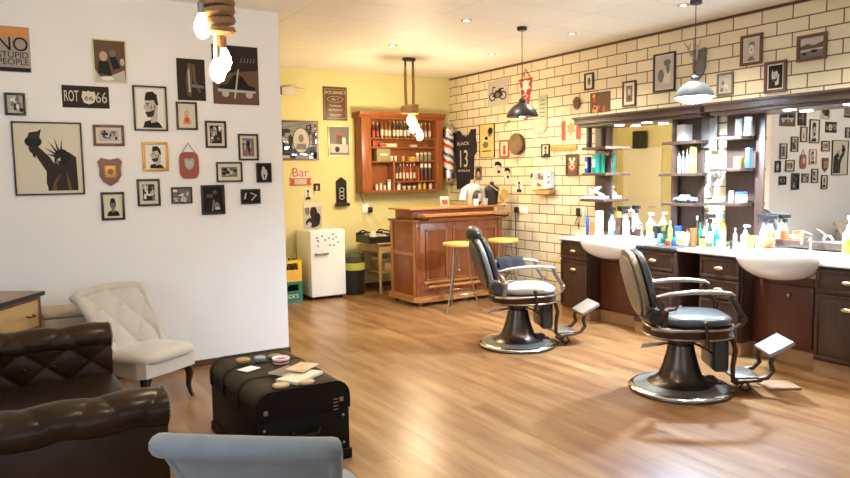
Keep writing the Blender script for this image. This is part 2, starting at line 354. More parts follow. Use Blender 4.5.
statue = [wC, ('p', [(.02, -.5), (.0, -.32), (.1, -.1), (.02, .02), (-.2, .22), (-.27, .18), (-.33, .18), (-.3, .1), (-.22, .06), (-.05, -.2), (-.06, -.38), (-.02, -.5)], wD),
          ('p', [(-.04, -.5), (-.04, -.3), (.08, -.1), (.1, .05), (.2, .12), (.34, .1), (.46, .02), (.47, -.5)], wD), ('e', .22, .02, .13, .13, wK),
          ('e', -.24, .26, .14, .09, wK), ('p', [(-.34, .3), (-.3, .4), (-.16, .42), (-.1, .46), (-.12, .38), (-.14, .3)], wD), ('p', [(-.28, .2), (-.2, .2), (-.22, .0), (-.26, .04)], wD)]
for a, b in ((150, .3), (128, .33), (108, .34), (84, .3), (168, .25)):
    ca, sa = math.cos(R(a)), math.sin(R(a)); q = (.2+ca*b, .02+sa*b)
    statue.append(('p', [(.2+ca*.1-sa*.018, .02+sa*.1+ca*.018), q, (.2+ca*.1+sa*.018, .02+sa*.1-ca*.018)], wK))
statue += [('p', [(.1, -.06), (.16, -.1), (.16, .0)], wG), ('p', [(.02, -.5), (.06, -.36), (.2, -.22), (.1, -.4), (.1, -.5)], wS), ('p', [(.3, -.5), (.28, -.2), (.33, -.34), (.36, -.5)], wS), ('p', [(.13, -.02), (.19, -.04), (.19, .02)], wL)]
picture('L', (13, 122, 83, 195), 'framed_poster', 'large thin-framed sepia poster of a dark figure raising a torch', M_frk, .012, statue, .02, cat='poster')
picture('L', (4.5, 93, 25.5, 115.5), 'framed_picture', 'small black-framed grey print under the orange warning sign', M_frk, .017, scene_(3, wL, (wG, wD, wW)), 0)
picture('L', (93, 40, 126, 83), 'framed_photograph', 'gold-edged brown photograph of people at a table, above the number plate', M_frs, .008, [wS, ('e', -.2, .12, .13, .12, wP), ('e', .1, .2, .1, .1, wG), ('p', [(-.4, -.3), (-.36, 0), (-.05, 0), (.05, -.35)], wK), ('p', [(-.02, .1), (.2, .12), (.34, -.15), (.1, -.2)], wK), ('p', [(-.5, -.5), (-.5, -.2), (-.35, -.38), (.0, -.36), (.45, -.2), (.5, -.5)], wL), ('e', .4, 0, .07, .09, wL), ('e', -.1, -.42, .2, .05, wW)], 0)
picture('L', (93, 125, 124, 146), 'framed_picture', 'reddish-brown framed landscape print above the carved shield', M_frb, .02, scene_(8, wL, (wG, wD, wP, wK)), .02)
picture('L', (101, 192, 124.5, 220), 'framed_portrait', 'black-framed portrait of a man in a suit, below the carved shield', M_frk, .018, portrait(1), .014)
picture('L', (133, 86, 167, 131), 'framed_portrait', 'largest black-framed portrait, a bearded man wearing a flat cap', M_frk, .014, profile_face()+[('p', [(-.2, .2), (.24, .22), (.26, .36), (.06, .44), (-.16, .38)], wK)], .012)
picture('L', (142, 142, 168, 171), 'framed_portrait', 'gold-framed profile portrait of a man with a mohawk', M_frg, .022, profile_face(), 0)
picture('L', (137, 179, 160, 206), 'framed_picture', 'black-framed white-matted print below the gold-framed portrait', M_frk, .017, scene_(21, wD, (wL, wG, wW)), .026)
picture('L', (176, 102, 197, 130), 'framed_picture', 'black-framed orange and cream print between the big cap portrait and lamp', M_frk, .016, [wC, ('e', 0, .1, .16, .16, wO), ('p', [(-.3, -.4), (-.2, -.05), (.2, -.05), (.3, -.4)], wO), ('e', 0, -.2, .14, .12, wR), ('e', 0, .12, .07, .07, wC)], .014)
picture('L', (205, 121, 226, 148), 'framed_picture', 'tall black-framed grey figure print above the wide matted landscape frame', M_frk, .017, scene_(31, wD, (wL, wG, wW)), .022)
picture('L', (171, 187, 192, 203.5), 'framed_picture', 'small black-framed wide dark print under the red shield plaque', M_frk, .012, scene_(37, wG, (wL, wK, wW)), 0)
picture('L', (201, 185, 224.5, 214.5), 'framed_picture', 'dark-framed dark print with pale strokes, lowest in the right group', M_frk, .02, [wK, ('p', [(-.1, -.45), (.0, 0), (.1, 0), (.02, -.45)], wG), ('p', [(-.35, .1), (.0, .1), (.0, .22), (-.35, .22)], wS), ('e', .2, -.25, .14, .16, wG), ('e', .1, .3, .12, .08, wS), ('p', [(.1, -.4), (.35, -.4), (.35, -.3), (.1, -.3)], wL)], 0)
picture('L', (216, 162, 242, 182), 'framed_picture', 'wide black frame with white mat around a grey landscape print', M_frk, .014, scene_(41, wG, (wK, wL, wD)), .03)
picture('L', (238, 134, 258, 160.5), 'framed_picture', 'tall black-framed print with reddish tones, highest of the right-hand cluster edge', M_frk, .016, scene_(43, wG, (wR, wD, wL, wK)), .022)
picture('L', (256, 163, 271, 182.5), 'framed_picture', 'narrow black frame with a pale standing figure, furthest right on white wall', M_frk, .01, [wK, ('e', -.02, .25, .12, .12, wL), ('p', [(-.2, -.1), (-.18, .18), (.2, .2), (.3, -.05), (.16, -.4), (-.1, -.4)], wL), ('p', [(-.05, -.1), (.1, -.1), (.05, -.4)], wD)], 0)
picture('L', (240.5, 189, 260, 204), 'framed_picture', 'small wide black frame with a white angular shape, right end of bottom row', M_frk, .012, [wK, ('p', [(-.4, -.2), (-.3, .3), (-.22, .3), (-.3, -.2)], wL), ('p', [(.0, .35), (.4, .1), (.05, -.35), (.02, -.28), (.28, .08), (0, .25)], wL)], 0)
picture('L', (177, 59, 205, 100.5), 'poster', 'brown unframed poster showing a pair of pale crossed legs', None, 0, [wD, ('p', [(-.15, -.4), (-.2, .0), (-.12, .38), (.0, .4), (.04, .0), (-.02, -.3), (.0, -.42)], wS), ('p', [(.02, .38), (.14, .36), (.16, .0), (.34, -.3), (.26, -.32), (.06, -.02)], wS), ('p', [(-.1, -.3), (-.12, .2), (-.06, .3), (-.04, -.3)], wL), ('p', [(.0, -.1), (.44, -.14), (.44, -.2), (0, -.18)], wG)], cat='poster')
picture('L', (212.5, 46, 258, 104.5), 'poster', 'large brown unframed poster with a pale car, behind the glowing rope lamp', None, 0, [wD, ('p', [(-.5, -.5), (-.5, .0), (.5, .1), (.5, -.5)], wS), ('p', [(-.4, -.3), (-.36, -.18), (-.2, -.16), (-.05, .0), (.14, -.02), (.26, -.16), (.42, -.2), (.42, -.3)], wK), ('p', [(-.4, -.24), (.42, -.26), (.42, -.3), (-.4, -.29)], wL), ('e', -.24, -.32, .08, .06, wL), ('e', .28, -.33, .08, .06, wL), ('p', [(-.06, -.4), (.04, .1), (.07, .1), (-.02, -.4)], wL)]+[('p', [(.1+k*.07, .22), (.13+k*.07, .3), (.15+k*.07, .3), (.12+k*.07, .22)], wG) for k in range(5)], cat='poster')
shield = [(-.5, .38), (-.36, .5), (0, .44), (.36, .5), (.5, .38), (.44, .1), (.46, -.12), (.3, -.34), (0, -.5), (-.3, -.34), (-.46, -.12), (-.44, .1)]
t, w, h = wall_thing('L', (98, 158, 122, 186), 'shield_plaque', 'dark carved wooden shield with a square gold plate', 'plaque')
MB().prism([(x*w, z*h) for x, z in shield], -.018, 0).build('shield', M_mahog, t, 0); MB().box(-.042, .042, -.022, -.018, -.045, .05, .002).build('gold_plate', M_frg, t)
MB().prism(ell(0, .002, .022, .024), -.024, -.022).build('emblem', M_mahog, t)
t, w, h = wall_thing('L', (179, 152, 198.5, 178.5), 'wall_plaque', 'rounded red-brown plaque hanging on a cord with a silver shield', 'plaque')
MB().prism([(math.copysign(abs(math.cos(a))**.45, math.cos(a))*w/2, math.copysign(abs(math.sin(a))**.6, math.sin(a))*h/2) for a in [2*PI*i/32 for i in range(32)]], -.018, 0).build('board', mat('red_leather_board', (.32, .08, .04), .5), t, 0)
MB().prism([(x*.085, z*.10+.01) for x, z in shield], -.024, -.018).build('silver_shield', M_steel, t, 0); MB().prism([(x*.05, z*.06+.01) for x, z in shield], -.027, -.024).build('emblem', PM[wL], t, 0)
MB().tube([(-.055, -.006, h/2-.01), (0, -.006, h/2+.075), (.055, -.006, h/2-.01)], .003, 6).build('cord', M_blk, t)
# yellow back wall
t, w, h = wall_thing('B', (265, 83, 303, 99), 'pointing_hand', 'cream pointing hand wall ornament with a dark cuff', 'ornament')
hb = MB().box(-w*.1, w*.25, -.05, 0, -.05, .045, .015)
hb.tube([(w*.2, -.025, .03), (w*.36, -.03, .034), (w*.55, -.03, .026)], [.016, .015, .010])
for k in range(3): hb.tube([(w*.1, -.03, .008-k*.022), (w*.3, -.045, .008-k*.022), (w*.3, -.02, .0-k*.022), (w*.2, -.03, -.002-k*.02)], [.013, .013, .012, .01])
hb.tube([(-w*.02, -.03, .035), (w*.12, -.05, .055), (w*.26, -.045, .06)], [.015, .014, .010])
hb.build('hand', PM[wC], t); MB().box(-w*.35, -w*.1, -.055, 0, -.055, .05, .008).build('cuff', PM[wD], t)
t, w, h = wall_thing('B', (323, 87, 347, 120.5), 'whiskey_sign', 'brown metal whiskey sign with pale lettering on the yellow wall', 'sign')
MB().box(-w/2, w/2, -.006, 0, -h/2, h/2, .002).build('plate', mat('sign_brown', (.11, .04, .015), .45), t)
bd = MB()
for s_ in (1, -1): bd.box(-w/2+.02, w/2-.02, -.008, -.006, s_*(h/2-.03)-.002, s_*(h/2-.03)+.002).box(s_*(w/2-.02)-.002, s_*(w/2-.02)+.002, -.008, -.006, -h/2+.03, h/2-.03)
bd.build('border', PM[wL], t)
text("JACK DANIEL'S", .06, (0, -.0075, h*.33), PM[wC], t, w*.86)
MB().tube([(q[0], -.008, q[1]) for q in ell(0, h*.13, w*.32, h*.09, 28)], .003, 5, closed=True).build('oval_ring', PM[wL], t)
text('No. 7', .045, (0, -.0075, h*.13), PM[wC], t); text('Tennessee', .045, (0, -.0075, -h*.06), PM[wC], t, w*.5); text('WHISKEY', .045, (0, -.0075, -h*.19), PM[wC], t, w*.6); MB().box(-w*.28, w*.28, -.0075, -.006, -h*.33, -h*.315).box(-w*.22, w*.22, -.0075, -.006, -h*.37, -h*.355).build('small_print', PM[wL], t)
t, w, h = wall_thing('B', (272, 120.5, 318, 160.5), 'framed_mirror', 'brown-framed advertising mirror with an oval portrait on the yellow wall', 'mirror')
f = MB(); f.box(-w/2, w/2, -.02, 0, h/2-.025, h/2).box(-w/2, w/2, -.02, 0, -h/2, -h/2+.025).box(-w/2, -w/2+.025, -.02, 0, -h/2+.025, h/2-.025).box(w/2-.025, w/2, -.02, 0, -h/2+.025, h/2-.025); f.build('frame', M_frb, t)
MB().box(-w/2+.025, w/2-.025, -.008, 0, -h/2+.025, h/2-.025).build('glass', M_mirror, t)
MB().flat(ell(w*.12, 0, .12, .17, 28), -.0085).build('oval_print', PM[wL], t, 0); MB().tube([(q[0], -.01, q[1]) for q in ell(w*.12, 0, .12, .17, 28)], .005, 5, closed=True).build('oval_rim', PM[wD], t)
q_ = MB().flat(ell(w*.12, .03, .04, .055), -.0092); q_.flat([(w*.12-.08, -.12), (w*.12-.06, -.04), (w*.12+.06, -.04), (w*.12+.08, -.12)], -.0094); q_.build('oval_figure', PM[wG], t, 0)
q_ = MB()
for k, (a, b, e_, g_) in enumerate(((-.2, .11, .1, .06), (-.2, -.08, .1, .08), (-.06, -.02, .03, .1), (-.1, .13, .05, .03))): q_.flat([(a*1.2-e_, b-g_), (a*1.2+e_*.8, b-g_), (a*1.2+e_, b+g_*.6), (a*1.2, b+g_), (a*1.2-e_, b+g_*.7)], -.0084-k*.0002)
q_.build('painted_scene', PM[wD], t, 0)
picture('B', (328, 126, 349.5, 156), 'framed_picture', 'pale metal-framed print of a standing figure below the whiskey sign', M_frs, .014, [wG, ('e', 0, .28, .1, .07, wR), ('p', [(-.14, -.2), (-.12, .2), (.14, .2), (.16, -.2)], wS), ('p', [(-.45, -.42), (-.45, -.1), (.45, -.12), (.45, -.42)], wL), ('e', -.1, -.3, .12, .1, wD), ('e', .25, .0, .1, .14, wC)], 0)
t, w, h = wall_thing('B', (289, 166, 311, 187), 'bar_sign', 'red and cream arched sign with script word Bar on the yellow wall', 'sign')
MB().prism(ell(0, -.02, w*.46, h*.5, 20, 0, PI)+[(-w*.46, -h*.3), (w*.46, -h*.3)], -.01, 0).build('board', PM[wC], t, 0)
text('Bar', .17, (0, -.011, .05), PM[wR], t, w*.75)
MB().prism([(-w*.5, -h*.42), (-w*.44, -h*.24), (-w*.5, -h*.08), (w*.5, -h*.08), (w*.44, -h*.24), (w*.5, -h*.42)], -.014, -.0102).build('ribbon', PM[wR], t, 0); MB().box(-w*.28, w*.28, -.016, -.014, -h*.38, -h*.12).build('ribbon_label', PM[wL], t)
picture('B', (304.5, 188.5, 311, 199.5), 'photo_print', 'small sepia photo on yellow wall, left of the two above the fridge', None, 0, portrait(2), cat='photo')
picture('B', (313.5, 183.5, 320, 194), 'photo_print', 'small reddish photo on yellow wall, right of the two above the fridge', None, 0, [wK, ('e', 0, .2, .2, .16, wR), ('e', 0, .05, .16, .18, wP), ('p', [(-.5, -.5), (-.4, -.2), (.4, -.2), (.5, -.5)], wC)], cat='photo')
picture('B', (303.5, 202.5, 321.5, 228), 'photo_print', 'larger black and white photo print just above the fridge', None, 0, [wL, ('e', .0, -.28, .4, .2, wD), ('e', .05, .1, .2, .25, wD), ('e', -.3, .2, .12, .2, wG), ('p', [(-.5, .5), (.5, .5), (.5, .34), (-.5, .3)], wC), ('e', .25, -.1, .18, .2, wK), ('e', -.2, -.36, .12, .1, wL)], cat='photo')
t, w, h = wall_thing('B', (335, 177, 347, 206), 'bottle_opener_board', 'narrow black wall board with pointed top and small ledge', 'bottle opener')
MB().prism([(-w*.42, -h/2), (-w*.42, h*.36), (0, h/2), (w*.42, h*.36), (w*.42, -h/2)], -.02, 0).build('board', PM[wK], t, 0)
MB().box(-w*.55, w*.55, -.07, -.02, -h/2, -h/2+.045, .004).build('cap_tray', PM[wD], t)
bd = MB()
for z_ in (h*.06, -h*.08, -h*.2): bd.tube([(q[0], -.022, q[1]) for q in ell(0, z_, .035, .028, 16)], .006, 5, closed=True)
bd.build('white_ornament', PM[wL], t)
t, w, h = wall_thing('B', (361, 203, 370, 214), 'wall_socket', 'white wall socket with black plug and cords above the cash box', 'socket')
MB().box(-.06, .05, -.012, 0, -.06, .07, .004).build('plate', M_wht, t)
MB().box(.03, .09, -.06, -.012, -.06, .02, .01).build('plug', M_blk, t)
MB().tube([(-.02, -.01, .05), (-.05, -.015, .12), (-.08, -.012, .2), (-.085, -.01, .26)], .004, 6).build('cord', PM[wD], t); MB().tube([(.06, -.05, -.05), (.12, -.04, -.13), (.17, -.05, -.2), (.2, -.08, -.24)], .004, 6).build('cord', PM[wL], t); MB().tube([(-.03, -.02, -.05), (-.04, -.03, -.14), (0, -.04, -.2), (.03, -.06, -.25)], .004, 6).build('cord', PM[wL], t)

# brick wall
picture('R', (480, 124, 495, 157.5), 'poster', 'yellow poster with two drawn faces beside the black jersey', M_frk, .006, [wY, ('e', .2, .25, .16, .14, wG), ('e', .24, .3, .16, .1, wK), ('e', -.15, -.02, .18, .15, wC), ('e', -.1, -.12, .2, .1, wG), ('p', [(-.35, -.3), (.3, -.3), (.3, -.33), (-.35, -.33)], wK), ('p', [(-.2, .1), (0, .14), (.1, .05), (-.1, .02)], wK)], cat='poster')
moto = [wL]+[('e', s_*.26, -.12, .17, .17, wD) for s_ in (-1, 1)]+[('e', s_*.26, -.12, .12, .12, wL) for s_ in (-1, 1)]+[('p', [(-.26, -.1), (-.1, .1), (.16, .12), (.26, -.1), (.1, -.2), (-.1, -.2)], wD), ('p', [(-.3, -.12), (-.24, .24), (-.14, .26), (-.2, .2)], wD), ('e', .0, -.08, .1, .1, wG), ('p', [(.04, .1), (.3, .12), (.28, .17), (.06, .17)], wK), ('p', [(-.24, .24), (-.08, .2), (-.08, .23), (-.24, .28)], wK)]
picture('R', (488, 80, 508.5, 106), 'poster', 'tan metal print of a dark motorcycle on the brick wall', None, 0, moto, cat='poster')
picture('R', (500, 140, 509.5, 157.5), 'framed_picture', 'small red-framed picture just left of the round wooden drum', PM[wR], .022, [wC, ('e', 0, .12, .2, .14, wR), ('p', [(-.2, -.4), (-.16, 0), (.16, 0), (.2, -.4)], wR)], 0)
picture('R', (516.5, 180, 522.5, 192), 'photo_print', 'small unframed grey portrait photo above the brick wall socket', None, 0, portrait(2), cat='photo')
picture('R', (542, 144, 550, 157.5), 'framed_picture', 'small black-framed sepia picture left of the wooden strip', M_frk, .016, portrait(3), 0)
picture('R', (566.5, 154, 578.5, 175.5), 'framed_picture', 'red and brown framed emblem picture beside the left mirror shelves', M_frb, .018, [wS, ('e', 0, -.05, .4, .32, wR), ('e', -.2, .3, .12, .1, wC), ('e', .2, .3, .12, .1, wC), ('e', 0, .12, .2, .12, wC), ('e', 0, -.12, .24, .13, wC), ('e', 0, -.12, .14, .08, wR)], 0)
picture('R', (585, 73, 594, 90), 'framed_picture', 'smallest black frame high on the brick wall above the copper print', M_frk, .018, [wC, ('e', 0, 0, .2, .3, wG), ('e', .05, .1, .1, .12, wK)], 0)
picture('R', (590.5, 92, 610.5, 112.5), 'poster', 'copper-red unframed print above the left mirror cornice', None, 0, scene_(55, wS, (wR, wO, wS), 9), cat='poster')
picture('R', (623, 81, 636.5, 106.5), 'framed_picture', 'brown-framed beige print right of the copper-red print', M_frb, .02, [wG, ('e', 0, .1, .2, .2, wL), ('p', [(-.3, -.4), (-.2, -.1), (.2, -.1), (.3, -.4)], wS)], .03)
picture('R', (654, 53, 676, 91.5), 'framed_picture', 'large dark-framed pale drawing left of the blue-white lamp', M_frk, .018, [wL, ('e', -.2, -.1, .18, .2, wG), ('e', .15, .28, .2, .1, wG), ('p', [(-.1, -.3), (.3, -.35), (.35, .0), (.1, .1)], wC), ('e', .2, .1, .1, .16, wG)], .01)
picture('R', (741, 34.5, 763, 65), 'framed_portrait', 'brown-framed sketch of a face, upper left of three over right mirror', M_frb, .026, [wL, ('e', 0, .05, .2, .26, wC), ('p', [(-.25, .05), (-.15, .36), (.2, .36), (.26, .0), (.15, .2), (-.1, .22)], wG), ('p', [(-.3, -.5), (-.1, -.3), (.1, -.3), (.3, -.5)], wG), ('e', .02, 0, .07, .04, wG)], .012)
picture('R', (765, 61, 787, 92.5), 'framed_portrait', 'brown-framed profile portrait with black hair, lowest over right mirror', M_frb, .026, [wK]+profile_face()[1:]+[('e', -.2, .1, .06, .2, wL)], .012)
picture('R', (797.5, 34, 827.5, 60.5), 'framed_picture', 'wide brown-framed landscape photo, highest and furthest right on bricks', M_frb, .028, [wL, ('p', [(-.5, .1), (-.2, .2), (.1, .1), (.5, .25), (.5, -.05), (-.5, -.08)], wS), ('p', [(-.5, -.5), (-.5, -.2), (.5, -.15), (.5, -.5)], wG), ('e', .1, -.2, .16, .08, wD), ('e', -.3, -.3, .1, .06, wD)], 0)
picture('R', (717.5, 73, 734, 95), 'framed_picture', 'grey-framed print partly in the glow right of the blue-white lamp', PM[wG], .02, scene_(63, wL, (wG, wC, wL), 6), .01)
for bx, lb, v in (((493.5, 161, 502.5, 174.5), 'cut-out black and white face sticker left of the pair under the drum', 1), ((503.5, 167, 511, 179.5), 'cut-out black and white face sticker right and lower of the pair', 3), ((529.5, 172.5, 537.5, 187.5), 'cut-out black and white head sticker beside the white display box', 5)):
    t, w, h = wall_thing('R', bx, 'face_sticker', lb, 'sticker')
    q_ = MB().prism(ell(0, 0, w*.48, h*.5, 20), -.003, 0); q_.mat(1).flat(ell(.1*w, -.05*h, w*.28, h*.3), -.0035); q_.mat(2).flat([(-.35*w, .1*h), (-.3*w, .42*h), (.1*w, .48*h), (.4*w, .3*h), (.42*w, -.1*h), (.25*w, .15*h), (-.1*w, .2*h)], -.004); q_.flat([(-.05*w, -.2*h), (.3*w, -.22*h), (.2*w, -.4*h), (0, -.4*h)], -.0042)
    q_.build('print', [PM[wC], PM[wL], PM[wK]], t, 0)
# black jersey
t, w, h = wall_thing('R', (454.5, 130, 477.5, 189), 'basketball_jersey', 'black sleeveless jersey with white number 13 hanging on the brick wall', 'jersey')
jp = [(-.34, -.5), (-.36, -.1), (-.42, .12), (-.5, .2), (-.46, .34), (-.4, .46), (-.24, .5), (-.12, .42), (.06, .38), (.2, .42), (.3, .5), (.46, .5), (.44, .38), (.5, .22), (.48, .12), (.38, .06), (.36, -.1), (.34, -.48)]
MB().prism([(x*w, z*h) for x, z in jp], -.03, -.002).build('shirt', mat('black_jersey_cloth', (.022, .014, .02), .8), t, 0)
text('13', .36, (-.02, -.0315, .0), PM[wC], t, w*.33)
text('BLACK', .07, (-.02, -.0315, h*.27), PM[wC], t, w*.52); text('BERLIN', .045, (-.01, -.0315, -h*.19), PM[wC], t, w*.5)
# red pennant behind the dome lamp
t, w, h = wall_thing('R', (519, 68, 533, 120), 'pennant', 'red hanging pennant with white leaf behind the black dome lamp', 'pennant')
MB().prism([(-w*.42, h*.28), (w*.42, h*.28), (.12*w, -h*.5), (-.12*w, -h*.5)], -.006, 0).build('cloth', PM[wR], t, 0)
MB().tube([(-w*.35, -.004, h*.28), (0, -.004, h*.48), (w*.35, -.004, h*.28)], .006, 5).build('cord', PM[wR], t); MB().cyl((-w*.48, -.008, h*.28), (w*.48, -.008, h*.28), .01).build('rod', PM[wR], t)
MB().prism([(0, .13), (.03, .08), (.09, .08), (.06, .03), (.1, -.02), (.03, -.03), (0, -.09), (-.03, -.03), (-.1, -.02), (-.06, .03), (-.09, .08), (-.03, .08)], -.008, -.006, M=xf((0, 0, h*.13))).build('leaf', PM[wW], t, 0)
MB().tube([(-.05, -.008, -h*.02), (0, -.008, .0), (.05, -.008, -h*.04), (0, -.008, -h*.09), (-.03, -.008, -h*.12), (.03, -.008, -h*.15)], .009, 5).build('swirl', PM[wW], t)
# round drum
t, w, h = wall_thing('R', (511, 133, 527, 155), 'round_drum', 'round brown wooden drum mounted on the brick wall', 'drum')
MB().lathe([(h/2*.90, 0), (h/2*.94, .015), (h/2*.94, .06), (h/2*.9, .072), (h/2*.85, .068), (.02, .068)], 28, xf((0, 0, 0), (PI/2, 0, 0))).build('drum_body', [mat('drum_wood', (.20, .12, .06), .6, noise=.3, ns=9)], t)
MB().lathe([(h/2*.95, .02), (h/2*.98, .022), (h/2*.98, .055), (h/2*.95, .058)], 28, xf((0, 0, 0), (PI/2, 0, 0))).build('hoop', M_frk, t)
# enamel sign / thermometer
t, w, h = wall_thing('R', (533, 96, 547.5, 133), 'enamel_sign', 'tall pale green metal sign shaped like a bottle opener, right of dome lamp', 'sign')
MB().prism([(-.02, -.2*h), (-.02, .5*h), (.5*w, .5*h), (.5*w, -.36*h), (.3*w, -.5*h), (-.4*w, -.5*h), (-.5*w, -.4*h), (-.42*w, -.24*h)], -.012, 0).build('plate', mat('pale_green_enamel', (.42, .43, .30), .5), t, 0)
MB().box(-.3*w, .3*w, -.014, -.012, -.44*h, -.32*h).build('panel', PM[wL], t); q_ = MB()
for k in range(5): q_.box(.05*w, .38*w, -.014, -.012, .36*h-k*.11*h, .39*h-k*.11*h)
q_.build('marks', PM[wG], t)
# small hook left of the sign, carved ornament
t, w, h = wall_thing('R', (506.5, 119, 511, 127), 'coat_hook', 'tiny metal hook on bricks under the dome lamp rim', 'hook')
MB().lathe([(.02, 0), (.02, .008)], 12, xf((0, 0, .02), (PI/2, 0, 0))).tube([(0, -.005, .02), (0, -.04, .0), (0, -.05, -.03), (0, -.03, -.045)], .006, 6).build('hook', M_nick, t)
t, w, h = wall_thing('R', (574, 96.5, 581, 110), 'carved_mask', 'small carved wooden mask left of the copper-red print', 'mask')
q_ = MB().ball((0, -.02, 0), (w*.45, .03, h*.48)); q_.ball((0, -.05, 0), (w*.1, .015, h*.14)); q_.build('face', mat('carved_wood', (.26, .14, .06), .6), t); MB().ball((-w*.18, -.045, h*.14), (.012, .006, .01)).ball((w*.18, -.045, h*.14), (.012, .006, .01)).box(-w*.18, w*.18, -.05, -.04, -h*.24, -h*.19).build('features', PM[wK], t)
# wooden strip, flag sign
t, w, h = wall_thing('R', (551.5, 144.5, 577.5, 150.5), 'wooden_strip', 'thin honey-coloured wooden strip fixed to the bricks', 'strip')
MB().box(-w/2, w/2, -.02, 0, -h/2, h/2, .004, M=None).build('strip', mat('honey_strip', (.60, .36, .10), .4, noise=.3, ns=6, stretch=(2, 8, 8)), t)
t, w, h = wall_thing('R', (562, 120.5, 581, 139.5), 'flag_sign', 'red and white flag panel at the left end of the cornice', 'flag')
MB().box(-w/2, w/2, -.008, 0, -h/2, h/2, .001).build('panel', PM[wC], t)
MB().box(-w/2, -w*.28, -.0095, -.008, -h/2, h/2).build('red_band', PM[wR], t); MB().box(w*.28, w/2, -.0095, -.008, -h/2, h/2).build('red_band', PM[wR], t)
MB().prism([(0, .1), (.025, .06), (.07, .06), (.045, .02), (.08, -.02), (.02, -.03), (0, -.09), (-.02, -.03), (-.08, -.02), (-.045, .02), (-.07, .06), (-.025, .06)], -.01, -.008).build('leaf', PM[wO], t, 0)
# display box with ledge
t, w, h = wall_thing('R', (538, 170.5, 551.5, 189), 'display_box', 'white shallow display box with grey and red pictures on a wooden ledge', 'display box')
MB().box(-w/2, w/2, -.09, 0, -h/2, h/2, .004).build('case', M_wht, t)
MB().box(-w*.38, w*.38, -.092, -.09, -h*.02, h*.4).build('grey_picture', PM[wL], t); MB().ball((0, -.093, h*.2), (.03, .003, .04)).ball((.05, -.093, h*.12), (.02, .003, .03)).build('drawing', PM[wG], t)
MB().box(-w*.3, w*.3, -.092, -.09, -h*.4, -h*.1).build('red_picture', PM[wC], t); MB().ball((-.02, -.093, -h*.24), (.025, .003, .02)).ball((.01, -.093, -h*.3), (.03, .003, .015)).build('red_drawing', PM[wR], t)
MB().box(w/2+.006, w/2+.05, -.07, 0, -h*.42, h*.44).build('side_panel', mat('pale_blue_card', (.55, .66, .72), .5), t); MB().box(w/2+.015, w/2+.04, -.073, -.07, -h*.2, -h*.06).box(w/2+.015, w/2+.04, -.073, -.07, h*.1, h*.2).build('red_marks', PM[wR], t)
t, w, h = wall_thing('R', (538, 190, 557, 194), 'wall_ledge', 'small curved wooden ledge under the white display box', 'shelf')
MB().prism([(-w/2, h/2), (w/2, h/2), (w*.35, -h/2), (-w*.2, -h/2)], -.11, 0).build('ledge', mat('honey_strip'), t)
t, w, h = wall_thing('R', (519, 206.5, 528, 213.5), 'wall_socket', 'white double socket with hanging black cord on the brick wall', 'socket')
MB().box(-w/2, w/2, -.012, 0, -h/2, h/2, .004).build('plate', M_wht, t); MB().box(-w/2-.05, -w/2+.02, -.05, -.012, -.03, .04, .01).build('plug', M_blk, t)
MB().tube([(-w/2-.02, -.045, -.03), (-w/2-.04, -.03, -.3), (-w/2-.03, -.02, -.6), (-w/2-.1, -.03, -.8), (-w/2-.25, -.04, -.95)], .006, 6).build('cord', M_blk, t)
# antler ornament behind the cool lamp, strops and silver head between mirrors
t, w, h = wall_thing('R', (688, 44, 707, 76), 'antler_mount', 'small pair of antlers on a plate behind the blue-white lamp', 'antlers')
MB().prism([(x*.16+.03, z*.3-.04) for x, z in shield], -.02, 0).build('mount', PM[wG], t, 0)
q_ = MB()
for s_ in (-1, 1): q_.tube([(0, -.02, .0), (s_*.04, -.06, .06), (s_*.06, -.07, .12), (s_*.10, -.08, .18)], [.012, .011, .009, .004]); q_.tube([(s_*.055, -.065, .1), (s_*.02, -.08, .16)], [.008, .003])
q_.build('antlers', mat('bone', (.42, .36, .28), .6), t)
t, w, h = wall_thing('R', (704, 112, 725, 151), 'razor_strop', 'two worn grey leather strops hanging from a rail between the mirrors', 'strop')
MB().cyl((-w*.55, -.06, h*.42), (w*.3, -.06, h*.42), .008).build('rail', M_blk, t)
MB().box(-w*.42, -w*.02, -.066, -.05, -h*.42, h*.42, .003).build('strap', mat('worn_brown_leather', (.20, .17, .15), .5, noise=.3, ns=9), t); MB().box(w*.02, w*.36, -.08, -.066, -h*.5, h*.44, .003).build('strap', mat('grey_strap', (.27, .25, .24), .5, noise=.3, ns=9), t)
t, w, h = wall_thing('R', (710, 164, 722, 190), 'elephant_head', 'silver animal head ornament with long trunk on bricks between mirrors', 'ornament')
q_ = MB().ball((0, -.05, h*.22), (w*.38, .05, h*.24)); q_.ball((-w*.4, -.03, h*.2), (w*.18, .02, h*.2)).ball((w*.4, -.03, h*.2), (w*.18, .02, h*.2))
q_.tube([(0, -.09, h*.12), (.0, -.1, -h*.12), (.01, -.09, -h*.34), (-.01, -.1, -h*.44), (-.04, -.11, -h*.4)], [.032, .026, .018, .013, .01]); q_.build('head', mat('tarnished_silver', (.45, .43, .38), .35, .8), t)

